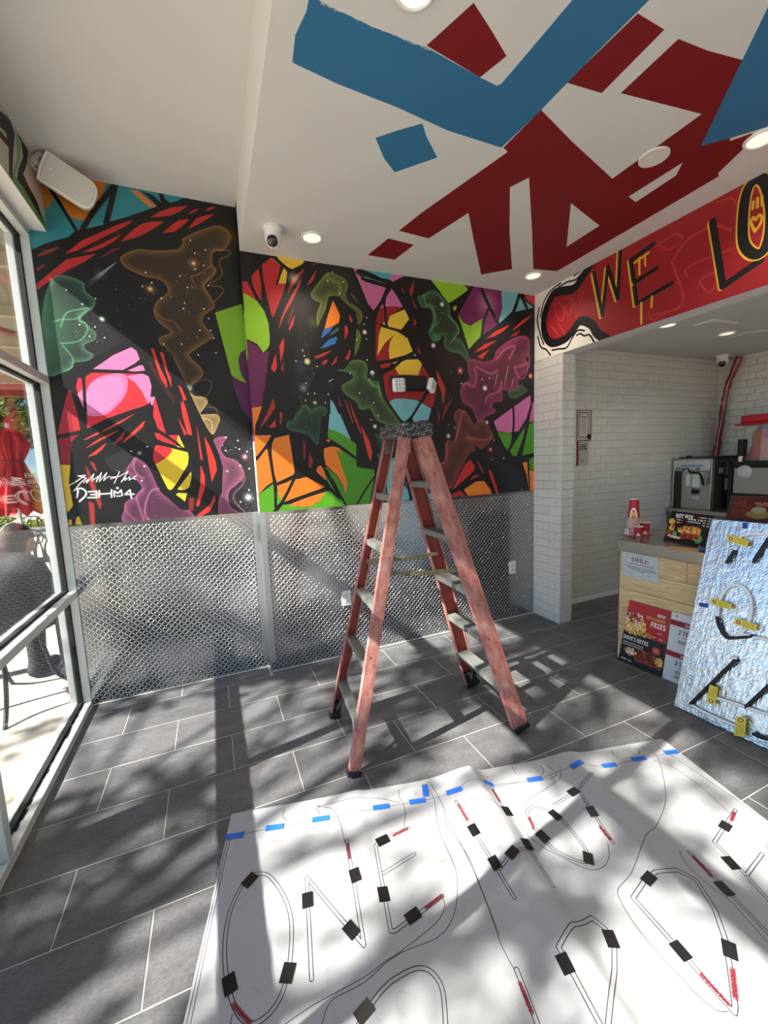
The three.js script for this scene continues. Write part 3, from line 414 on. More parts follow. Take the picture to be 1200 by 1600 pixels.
  S.line(BK, 4.2, [85, 500, 200, 350, 290, 220], true).line(BK, 4.2, [220, 360, 260, 600, 300, 860, 305, 1060], true).line(BK, 4.4, [310, 800, 430, 760, 560, 690], true).line(BK, 4.4, [290, 1120, 400, 980, 530, 720], true).line(BK, 3.2, [390, 1025, 650, 930, 900, 840], true).line(BK, 4.2, [860, 580, 960, 780, 1130, 1060], true).line(BK, 4, [880, 310, 1010, 340, 1220, 480], true).line(BK, 5, [640, 690, 780, 700, 950, 860, 1060, 970], true);
  S.fill(BK, [470, 210, 620, 200, 800, 360, 870, 340, 860, 560, 780, 600, 720, 700, 560, 740, 530, 690, 500, 400]); soft('#a82e2a', 2, [700, 430, 740, 520, 720, 600, 695, 610], [630, 260, 650, 340, 645, 520, 635, 500]);
  S.fill(BK, [840, 0, 935, 0, 910, 250, 850, 360, 800, 400]);
  S.zone(...N); F(GRN, [30, 310, 240, 480, 390, 505, 390, 570, 340, 850, 0, 870, 20, 760, 120, 800, 140, 640]); S.line(BK, 3.2, [-20, 230, 120, 320, 230, 410], true).line(BK, 2.6, [395, 560, 300, 700, 215, 850], true).line(BK, 2.6, [0, 600, 60, 720, 130, 850], true);
  F('#cf3a2b', [265, 85, 330, 220, 370, 330, 355, 430, 330, 370, 290, 210]); F(SKYB, [500, 600, 520, 430, 560, 410, 610, 430, 640, 560, 620, 700, 700, 790, 560, 800, 510, 740], [545, 398, 600, 392, 590, 412], [720, 260, 780, 270, 800, 350, 740, 360], [860, 750, 930, 710, 935, 775, 880, 790], [650, 640, 700, 680, 720, 780, 650, 800]); F('#6b2f70', [740, 370, 790, 360, 770, 420], [850, 690, 920, 680, 860, 740], [660, 560, 700, 640, 690, 700]); F('#c8342a', [810, 530, 850, 480, 840, 560]); F(GRN, [480, 700, 520, 740, 500, 760]);
  S.fill(BK, [700, 470, 760, 400, 860, 400, 880, 600, 760, 640]); F('#c8342a', [805, 540, 855, 480, 845, 520, 820, 560]);
  // right letter
  S.zone(...L); F(LIME, [190, 155, 490, 200, 560, 260, 520, 310, 370, 390, 250, 230]); F('#7a2260', [510, 205, 640, 225, 860, 260, 865, 400, 830, 570, 790, 610, 690, 680, 680, 520, 600, 590, 540, 580, 480, 530, 455, 490, 500, 380, 560, 290]); F(LIME, [450, 490, 500, 560, 570, 595, 680, 525, 670, 690, 620, 740, 555, 815, 500, 640]); F(SKYB, [860, 260, 1020, 290, 960, 460, 900, 520, 830, 580, 865, 430], [1035, 330, 1090, 440, 985, 465], [1060, 300, 1090, 370, 1160, 420, 1105, 442]); F('#c6303c', [1070, 300, 1200, 305, 1200, 420, 1110, 370]); F('#a9b545', [400, 425, 440, 400, 435, 450, 415, 455]);
  S.haze('255,235,200', 725, 400, 24, 0.5).line(BK, 5, [550, 280, 470, 340, 375, 400], true, 1).line(BK, 5, [590, 210, 530, 320, 440, 480], true, 1).line(BK, 4, [670, 220, 710, 340, 840, 600], true, 2).line(BK, 2.4, [735, 440, 700, 540, 670, 700], true, 2).line(BK, 4.4, [1030, 280, 1000, 400, 965, 480], true, 1).line(BK, 4.4, [1045, 290, 1080, 380, 1105, 450], true, 1);
  soft('#d8362c', 1.6, [720, 715, 800, 650, 940, 585, 880, 640, 800, 690], [960, 640, 1060, 540, 1150, 490, 1080, 560], [600, 850, 700, 770, 820, 730, 700, 810], [635, 885, 740, 820, 680, 905]); soft('#9c2a26', 2, [930, 700, 1040, 630, 1000, 680]);
  S.smoke('74,140,84', [75, 340, 120, 310, 240, 270, 370, 410, 380, 500, 450, 590, 465, 650, 430, 700, 500, 760, 560, 900, 540, 930, 480, 860, 370, 830, 320, 770, 330, 710, 300, 680, 280, 720, 220, 735, 180, 660, 200, 600, 220, 500, 190, 430, 120, 420], 0.3).wisp('110,190,130', [130, 310, 150, 390, 210, 420, 240, 560, 190, 640], 5).haze('70,200,100', 245, 700, 9, 0.6).wisp('110,190,130', [370, 500, 440, 590, 455, 660, 380, 760], 4);
  S.glow('230,230,225', 302, 395, 4.5, 0.5).glow('230,230,225', 222, 780, 5, 0.5).glow('225,80,90', 473, 1015, 7, 0.3).glow('230,110,130', 1132, 1065, 6, 0.3).stars(40, 300, 500, 200, 300, 0.8).stars(30, 600, 1050, 300, 150, 0.8);
  S.zone(...Q).smoke('176,62,108', [470, 30, 500, -60, 640, -30, 740, -60, 770, -140, 900, -250, 1040, -300, 1110, -260, 1110, -120, 1070, -60, 1110, 0, 1090, 60, 1000, 150, 1000, 240, 900, 270, 830, 260, 830, 370, 740, 390, 730, 440, 760, 490, 640, 550, 630, 580, 575, 590, 520, 460, 430, 400, 400, 330, 400, 240, 450, 185, 500, 150], 0.42, 9);
  S.wisp('215,100,150', [540, 40, 560, 100, 540, 220, 450, 190, 420, 220], 7).wisp('215,100,150', [780, 60, 700, 90, 560, 20], 7).wisp('215,100,150', [660, 380, 680, 330, 800, 270, 820, 180], 7).wisp('205,95,145', [960, 30, 1000, 130, 1060, 130, 1110, 0], 6).wisp('205,95,145', [770, -60, 860, -160, 960, -190, 900, -60], 7).wisp('205,95,145', [1110, -100, 1100, -20, 960, 30], 7);
  S.smoke('150,70,62', [575, 590, 640, 570, 700, 660, 735, 740, 720, 780, 640, 860, 600, 870, 480, 780, 470, 760, 540, 850, 545, 890, 490, 920, 400, 1080, 290, 1290, 180, 1200, 180, 1040, 240, 1000, 250, 800, 330, 790, 360, 640, 330, 560, 340, 490, 390, 465, 450, 490, 500, 560, 540, 630], 0.42, 9).wisp('205,110,95', [470, 760, 600, 780, 690, 770, 730, 730], 6).wisp('205,110,95', [350, 760, 380, 640, 410, 510, 440, 490], 6).wisp('190,100,90', [250, 820, 240, 980, 180, 1040], 6);
  S.comet(740, 270, 785, 70, 1.8).comet(850, 250, 895, 0, 2).comet(920, 250, 950, 140, 1.8).glow('235,235,230', 650, 243, 5, 0.5).glow('220,80,90', 393, 63, 6.5, 0.35).glow('230,110,130', 1124, 118, 6, 0.35).glow('220,70,80', 708, 882, 6, 0.35).glow('200,205,210', 270, 742, 5, 0.4).glow('235,230,230', 672, 598, 4, 0.4);
  S.smoke('70,120,80', [890, 290, 940, 350, 1000, 330, 1050, 300, 1085, 265, 1020, 210, 1000, 250], 0.35); for (const [a, b] of [[697, 138], [620, 153], [405, 197], [336, 655], [746, 785], [845, 976], [722, 985], [267, 622]]) S.dot(a, b, 1);
  S.fill(BK, [740, 570, 960, 420, 1200, 260, 1200, 1000, 1040, 980, 900, 960, 820, 850, 770, 680]);
  F(PNK2, [740, 590, 940, 445, 1130, 310, 1130, 400, 1080, 560, 1000, 690, 900, 710, 780, 690], [1145, 400, 1200, 370, 1200, 570, 1110, 600]); F(GRN, [780, 700, 930, 715, 930, 830, 880, 890, 840, 830], [910, 900, 980, 780, 1070, 640, 1050, 750, 980, 950, 940, 950], [1110, 620, 1200, 570, 1200, 905, 1040, 945, 1080, 750], [1110, 980, 1200, 945, 1200, 1130, 1115, 1080]);
  S.line(BK, 3.8, [945, 440, 950, 600, 940, 740, 930, 830], true).line(BK, 3.4, [1135, 300, 1130, 450, 1070, 620, 960, 770, 900, 890], true).line(BK, 3, [1080, 640, 1060, 760, 1000, 960], true);
  F(ORG, [1040, 1020, 1090, 1010, 1100, 1200, 1112, 1320, 1085, 1150], [1112, 1090, 1200, 1130, 1200, 1330, 1122, 1330]);
  S.fill(BK, [500, 930, 620, 940, 740, 1060, 880, 1320, 800, 1350, 700, 1320, 640, 1200, 420, 1300, 280, 1330, 470, 960]);
  F(RED, [300, 1320, 440, 1040, 500, 985, 545, 1060, 530, 1110, 400, 1230], [430, 1260, 540, 1150, 600, 1145, 590, 1170, 480, 1230], [685, 1090, 720, 1110, 800, 1350, 770, 1350, 700, 1150]); F(ORG, [430, 1300, 560, 1215, 640, 1210, 715, 1310, 715, 1380, 490, 1390]); F('#b02c2c', [280, 1360, 380, 1310, 450, 1330, 480, 1390, 280, 1400]); soft('#9c2a26', 2, [560, 990, 600, 1040, 640, 1130, 620, 1120]);
  S.line(BK, 3.4, [290, 1330, 420, 1250, 610, 1160], true).line(BK, 3.2, [400, 1290, 480, 1390], true);
  F(DRED, [-10, 390, 130, 220, 150, 260, 110, 440], [-10, 10, 85, 130, 70, 230, -10, 330]); F(SKYB, [-10, 395, 90, 460, 60, 570, -10, 580]); S.line(BK, 4, [90, 130, 60, 260, -10, 390], true);
  S.fill(BK, [60, 60, 150, 40, 360, 300, 240, 720, 180, 1000, 100, 760, 60, 580, 110, 440, 150, 250]); soft('#b8322c', 2, [145, 50, 200, 160, 240, 240, 215, 430, 200, 300, 160, 180]); soft('#7c2420', 2.5, [330, 330, 270, 430, 200, 590, 230, 440], [160, 430, 180, 560, 160, 640], [290, 270, 270, 330, 280, 340]);
  S.comet(1050, 1350, 1022, 1275, 1.5);
  const o = mesh('mural_painting', quad(V(XS, HP, 0.002), V(XR, HP, 0.002), V(XR, HLOW, 0.002), V(XS, HLOW, 0.002)), M('#ffffff', { map: ctex(S.c), roughness: 0.5 }), scene.getObjectByName('wall_back'));
  o.userData.label = 'graffiti mural of tall black letters with green and magenta smoke';
}
// --- painted shapes on the low ceiling ---
{
  const ZC = 2.55, S = painter(2048, 2048, '#dcdbd8', (u, v) => { const p = at(u, v, 'y', HLOW); return [(p.x - XS) / (XR - XS), p.z / ZC]; });
  const BL = '#2f739f', RD = '#7e0912';
  S.zone(400, 0, 1.5).fill(RD, [400, 105, 510, 5, 552, 70, 587, 130, 525, 180]).fill(RD, [728, 192, 895, 30, 957, 68, 810, 217]);
  S.fill(RD, [855, 217, 990, 90, 1060, 118, 1143, 140, 1110, 330, 1165, 310, 1140, 350, 1083, 405, 1085, 412, 860, 545, 705, 635, 650, 630, 647, 540, 640, 415, 595, 438, 594, 540, 600, 630, 528, 643, 510, 560, 498, 498, 405, 558, 335, 540, 385, 500, 590, 355, 580, 345, 668, 256, 740, 330, 835, 418, 1045, 266]);
  S.fill('#dcdbd8', [738, 475, 805, 528, 728, 578]).fill('#dcdbd8', [873, 460, 1000, 380, 985, 410, 890, 473]).fill(RD, [262, 597, 310, 558, 370, 573, 325, 608]);
  S.fill(BL, [125, -10, 150, 0, 270, 60, 400, 110, 525, 180, 565, 200, 575, 195, 660, 95, 740, 0, 825, -100, 1018, -100, 920, 0, 800, 120, 665, 260, 575, 345, 450, 305, 330, 250, 190, 195, 85, 145, 92, 80, 118, 25]).fill(BL, [280, 322, 330, 305, 390, 288, 400, 320, 425, 368, 325, 403, 300, 370]).fill(BL, [1240, -70, 1200, 15, 1120, 180, 1042, 342, 1120, 320, 1330, 255]);
  // dry brush marks along the blue edge
  S.x.globalAlpha = 0.6; for (let i = 0; i < 120; i++) { const t = rnd(), px = 150 + t * 250, py = 2 + t * 108 + rr(-3, 5); S.line('#dcdcd6', 0.4, [px, py, px + rr(4, 14), py + rr(2, 6)], false); } S.x.globalAlpha = 1;
  const o = mesh('painted_shapes', quad(V(XS, HLOW - 0.002, ZC), V(XR, HLOW - 0.002, ZC), V(XR, HLOW - 0.002, 0), V(XS, HLOW - 0.002, 0)), M('#ffffff', { map: ctex(S.c), roughness: 0.7, bumpMap: plaster, bumpScale: 0.001 }), scene.getObjectByName('ceiling'));
  o.userData.label = 'broad blue and dark red letter strokes painted on the white ceiling';
}
// --- beam with lettering ---
{
  const ZB = 1.9, S = painter(2048, 640, '#f1eadf', (u, v) => { const p = at(u, v, 'x', XR); return [p.z / ZB, (HLOW - p.y) / (HLOW - HBEAM)]; });
  S.zone(780, 410, 7.5).fill('#96161f', [1110, -40, 1080, 20, 960, 200, 870, 330, 640, 380, 560, 520, 540, 680, 560, 850, 640, 930, 760, 890, 850, 810, 950, 690, 1080, 720, 1160, 830, 1250, 980, 4000, 700, 4000, -2000]);
  const faint = (l, w = 2) => S.line('rgba(205,60,62,0.5)', w, l, true, 2);
  faint([660, 500, 700, 470, 760, 560, 740, 680, 690, 650, 660, 560]).zone(780, 410, 7.5); faint([770, 420, 850, 420, 850, 560, 800, 620, 780, 520]); faint([600, 740, 640, 780, 700, 860]); faint([700, 720, 780, 850]); faint([950, 330, 920, 430]); faint([990, 340, 960, 440]); faint([900, 640, 960, 590]);
  S.zone(800, 260, 3); faint([670, 380, 760, 320, 800, 340, 740, 390, 690, 370]); faint([760, 430, 830, 340, 950, 280, 1030, 300], 3); faint([750, 450, 800, 640, 650, 700], 3); faint([820, 520, 830, 470, 1050, 380], 2.5); faint([880, 540, 940, 500, 970, 540, 920, 590, 880, 540], 2); faint([960, 170, 1030, 150, 1060, 190], 2); faint([640, 680, 660, 720, 720, 690], 2);
  S.zone(780, 410, 7.5).line(BK, 10.5, [1130, -40, 1070, 30, 960, 200, 870, 310, 740, 335, 640, 370, 560, 520, 525, 680, 540, 850, 620, 945, 760, 905, 850, 820, 950, 690, 1080, 725, 1150, 830, 1260, 900], true);
  for (const l of [[720, 245, 600, 340, 520, 480, 487, 640], [470, 530, 450, 680, 480, 830, 525, 960], [455, 870, 490, 990, 550, 1020, 600, 1085], [620, 1030, 700, 1015, 790, 1000, 850, 900, 920, 800, 1000, 800], [910, 855, 950, 835, 1000, 860, 1060, 850, 1115, 935], [700, 290, 800, 230, 900, 200, 1000, 90], [880, 155, 960, 100]]) S.line(BK, 2.2, l, true);
  S.zone(800, 260, 3); const YL = '#e0ae2d', both = (l, w, sm = false) => { S.x.save(); S.zone(800 - 3.2, 260 + 2.6, 3).line(YL, w * 0.9, l, sm); S.zone(800, 260, 3).line(BK, w, l, sm); S.x.restore(); };
  both([385, 500, 425, 700, 450, 470, 497, 620, 508, 390], 6); both([748, 550, 585, 645, 558, 440, 662, 366], 6.6); both([575, 545, 678, 478], 6.2); both([940, 258, 990, 562, 1165, 440], 8);
  const ov = [1150, 60, 1105, 110, 1085, 220, 1085, 350, 1120, 405, 1170, 405, 1205, 330, 1215, 200, 1190, 80];
  S.zone(796, 264, 3).line(YL, 9, ov, true, 0, true).zone(800, 260, 3).line(YL, 14, ov, true, 0, true).line(BK, 10.5, ov, true, 0, true);
  S.line(YL, 3, [1132, 165, 1130, 200], false).line(YL, 3, [1152, 150, 1152, 192], false).line(YL, 3, [1172, 140, 1174, 182], false).line(YL, 3, [1140, 305, 1122, 265, 1130, 240, 1145, 250, 1158, 228, 1172, 240, 1165, 270, 1140, 305], true);
  S.line(YL, 3.4, [575, 452, 640, 405], false).line(YL, 3.4, [598, 430, 598, 505], true).line(YL, 3, [624, 415, 626, 466], true).line(YL, 3.4, [607, 640, 607, 738], true).line(YL, 3, [657, 610, 655, 660], true);
  const o = mesh('sign_painting', quad(V(XR - 0.002, HBEAM, 0), V(XR - 0.002, HBEAM, ZB), V(XR - 0.002, HLOW, ZB), V(XR - 0.002, HLOW, 0)), M('#ffffff', { map: ctex(S.c), roughness: 0.5 }), beam);
  o.userData.label = 'red painted beam lettered WE LO in black and yellow';
  mesh('red_paint', quad(V(XR - 0.002, HBEAM, ZB), V(XR - 0.002, HBEAM, ZF), V(XR - 0.002, HLOW, ZF), V(XR - 0.002, HLOW, ZB)), M('#96161f', { roughness: 0.5 }), beam);
}
// --- header above the window ---
{
  const ZH = 1.4, S = painter(1024, 256, '#b9b7a6', (u, v) => { const p = at(u, v, 'x', 0.087); return [(ZH - p.z) / (ZH - ZL), (HHIGH - p.y) / (HHIGH - 2.979)]; });
  S.zone(0, 140, 3.3333).fill('#5f9a55', [0, 130, 40, 130, 35, 220, 20, 230, -30, 150]).fill('#79a06a', [80, 230, 105, 240, 105, 350, 70, 470, 60, 440, 85, 350]).fill('#5f9a55', [60, 450, 130, 500, 240, 700, 235, 730, 150, 600, 60, 470], true).fill('#cdb9a2', [140, 330, 215, 480, 235, 660, 190, 590, 130, 470]);
  S.fill(BK, [-40, 90, 10, 120, 50, 160, 75, 230, 65, 350, 62, 470, 45, 440, 42, 290, 25, 215, -40, 170]).fill(BK, [85, 215, 125, 260, 143, 300, 140, 380, 118, 440, 150, 510, 190, 580, 228, 700, 165, 585, 118, 510, 88, 470, 92, 420, 118, 350, 108, 270]).fill(BK, [-30, 180, 45, 270, 40, 300, -30, 215]).fill('#4c8a48', [200, 620, 240, 735, 228, 715]);
  const o = mesh('mural_painting', quad(V(0.089, 2.98, ZH), V(0.089, 2.98, ZL), V(0.089, HHIGH, ZL), V(0.089, HHIGH, ZH)), M('#ffffff', { map: ctex(S.c), roughness: 0.55 }), scene.getObjectByName('wall_left'));
  o.userData.label = 'black and green painted strokes on the header above the window';
}

// ---------- step ladder ----------
{
  const O = V(1.87, 0, 1.05), t = thing('step_ladder', 'worn red fibreglass step ladder standing open with paint-splattered black cap', 'ladder', O.toArray());
  const worn = (base, s, amt) => noiseTex(256, (u, v) => { const n = fbm(u, v, 6, 4, s), k = fbm(u, v, 40, 2, s + 9), sp = hash(Math.floor(u * 256), Math.floor(v * 256), s) > 0.994 ? 70 : 0, c = base.map((b, i) => b + (n - 0.5) * amt * [60, 90, 85][i] + (k - 0.5) * 26 + sp); return c.map((x) => Math.max(0, Math.min(255, x))); }, 3, 9, true);
  const mRail = M('#ffffff', { map: worn([158, 104, 95], 30, 0.9), roughness: 0.62 }), mRailIn = M('#8d3a2e', { roughness: 0.6 });
  const mStep = M('#ffffff', { map: worn([138, 140, 136], 50, 0.6), roughness: 0.5, metalness: 0.55 }), mFoot = M('#17191c', { roughness: 0.6 }), mOlive = M('#6f6c52', { roughness: 0.55, metalness: 0.4 });
  const rails = { FL: [V(1.387, 0, 1.277), V(1.775, 1.668, 1.188), 1, 0.056], BL: [V(1.438, 0, 0.743), V(1.785, 1.668, 0.952), -1, 0.056], FR: [V(2.36, 0, 1.37), V(1.87, 1.668, 1.188), 1, 0.088], BR: [V(2.391, 0, 0.825), V(1.88, 1.668, 0.955), -1, 0.088] };
  const frames = {};
  for (const k of Object.keys(rails)) {
    const [b, T, sz, w] = rails[k], d = T.clone().sub(b).normalize(), n = V(-0.09 * sz, 0, sz); n.addScaledVector(d, -n.dot(d)).normalize(); const s = n.clone().cross(d).normalize();
    frames[k] = { b, T, d, n, s, w };
    const fl = 0.03, th = 0.005, sh = new THREE.Shape([[-w / 2, 0], [w / 2, 0], [w / 2, -fl], [w / 2 - th, -fl], [w / 2 - th, -th], [-w / 2 + th, -th], [-w / 2 + th, -fl], [-w / 2, -fl]].map((p) => new THREE.Vector2(...p)));
    const a = 0.022, len = T.distanceTo(b) - a, g = new THREE.ExtrudeGeometry(sh, { depth: len, bevelEnabled: true, bevelSize: 0.0012, bevelThickness: 0.0012, bevelSegments: 1 });
    g.translate(0, 0, a); const m4 = new THREE.Matrix4().makeBasis(s, n, d).setPosition(b.clone().sub(O)); g.applyMatrix4(m4);
    const uv = g.attributes.uv, ps = g.attributes.position; for (let i = 0; i < uv.count; i++) { const p = V(ps.getX(i), ps.getY(i), ps.getZ(i)).add(O).sub(b); uv.setXY(i, p.dot(s) * 2 + p.dot(n), p.dot(d) * 0.3); }
    const rail = mesh('side_rail', g, mRail, t);
    mesh('inner_liner', new THREE.BoxGeometry(w - 0.012, 0.0015, len - 0.05).translate(0, -0.0062, a + len / 2).applyMatrix4(m4), mRailIn, rail);
    for (const [e, f] of [[0.2, 0.05], [-0.2, 0.045], [0.15, 0.6], [-0.18, 1.1], [0, 1.55]]) mesh('rivet', new THREE.CylinderGeometry(0.004, 0.004, 0.003, 8).translate(e * w, 0.001, 0).applyMatrix4(new THREE.Matrix4().makeBasis(s, n, s.clone().cross(n)).setPosition(b.clone().addScaledVector(d, f).sub(O))), mBlack, rail);
    // rubber foot shoe
    const foot = join([rbox(-w / 2 - 0.006, w / 2 + 0.006, -fl - 0.012, 0.006, 0, 0.03, 0.004), rbox(-w / 2 + 0.006, w / 2 - 0.006, -fl - 0.006, -0.008, 0.02, 0.11, 0.003)]);
    const flat = V(d.x, 0, 0).x; foot.applyMatrix4(new THREE.Matrix4().makeBasis(s, n, d)); const bb = new THREE.Box3().setFromBufferAttribute(foot.attributes.position);
    foot.translate(b.x - O.x, -bb.min.y, b.z - O.z); mesh('foot', foot, mFoot, t);
  }
  const on = (k, y) => { const f = frames[k]; return f.b.clone().addScaledVector(f.d, y / f.d.y); };
  const steps = (ka, kb, ys, out) => ys.forEach((y, i) => {                      // aluminium treads with grooves
    const p = on(ka, y).sub(O), q = on(kb, y).sub(O), w = frames[ka].w - 0.012, z0 = q.z + 0.004, z1 = p.z - 0.006, x0 = (p.x + q.x) / 2, bits = [rbox(x0 - w / 2, x0 + w / 2, y - 0.006, y, z0, z1, 0.001)];
    for (let k = 0; k < 6; k++) { const xx = x0 - w / 2 + (k + 0.5) * w / 6; bits.push(box(xx - 0.003, xx + 0.003, y - 0.001, y + 0.0025, z0, z1)); }
    bits.push(rbox(x0 - w / 2 - 0.003, x0 - w / 2 + 0.002, y - 0.03, y + 0.002, z0, z1, 0.001), rbox(x0 + w / 2 - 0.002, x0 + w / 2 + 0.003, y - 0.03, y + 0.002, z0, z1, 0.001));
    const g = join(bits); g.translate(-x0, 0, -(z0 + z1) / 2).rotateY(-Math.atan2(p.x - q.x, p.z - q.z) * -1).translate(x0, 0, (z0 + z1) / 2);
    const st = mesh('step', g, mStep, t);
    if (i === 0) for (const k of [ka, kb]) { const e = on(k, y - 0.02).sub(O), dz = k[0] === 'F' ? -1 : 1, f = on(k, 0.06).sub(O); mesh('step_brace', cyl(V(e.x, e.y, e.z + dz * 0.11), V(f.x, f.y, f.z + dz * 0.03), 0.009, 0.009, 6), M('#5e6768', { roughness: 0.5, metalness: 0.6 }), st); }
  });
  steps('FL', 'BL', [0.25, 0.535, 0.825, 1.115, 1.375]); steps('FR', 'BR', [0.283, 0.566, 0.845, 1.145, 1.43]);
  // folding spreaders
  for (const [a, b, ya, yb, dz] of [['BL', 'BR', 0.985, 0.985, 0.03], ['FL', 'FR', 0.99, 0.955, -0.035]]) {
    const p = on(a, ya).sub(O), q = on(b, yb).sub(O); p.z += dz; q.z += dz; const m = p.clone().lerp(q, 0.5); m.y -= 0.012;
    const bar = (u, v, o) => { const d = v.clone().sub(u), L = d.length(), g = new RoundedBoxGeometry(L, 0.024, 0.004, 1, 0.0015); g.applyQuaternion(new THREE.Quaternion().setFromUnitVectors(V(1, 0, 0), d.normalize())); return g.translate((u.x + v.x) / 2, (u.y + v.y) / 2, (u.z + v.z) / 2 + o); };
    const sp = mesh('spreader', join([bar(p, m.clone().lerp(q, 0.06), 0), bar(m.clone().lerp(p, 0.06), q, 0.005)]), mOlive, t);
    mesh('pivot', new THREE.CylinderGeometry(0.009, 0.009, 0.02, 10).rotateX(Math.PI / 2).translate(m.x, m.y, m.z), mOlive, sp);
  }
  // cap: black plastic speckled with white paint
  const [cc, cx] = canvas(512, 512, '#101113');
  for (let i = 0; i < 520; i++) { cx.fillStyle = ['#f4f5f5', '#aab4ba', '#e0e4e5', '#55606a', '#1d2024'][Math.floor(rnd() * 5)]; cx.save(); cx.translate(rnd() * 512, rnd() * 512); cx.rotate(-0.9 + rr(-0.5, 0.5)); cx.beginPath(); cx.ellipse(0, 0, rr(2, 6) + (rnd() < 0.2 ? rr(10, 40) : 0), rr(1.5, 4.5), 0, 0, 7); cx.fill(); cx.restore(); }
  const cap = new RoundedBoxGeometry(0.178, 0.072, 0.262, 3, 0.012).rotateY(0.09).translate(1.832 - O.x, 1.701, 1.07 - O.z);
  mesh('top_cap', cap, M('#ffffff', { map: ctex(cc), roughness: 0.35 }), t);
  for (const k of ['FL', 'BL', 'FR', 'BR']) { const p = on(k, 1.625).sub(O); mesh('cap_bracket', rbox(p.x - 0.02, p.x + 0.02, p.y - 0.035, p.y + 0.045, p.z - 0.012 * (k[0] === 'F' ? 1 : -1) - 0.002, p.z - 0.012 * (k[0] === 'F' ? 1 : -1) + 0.002, 0.001), mSteelDark, t); }
}

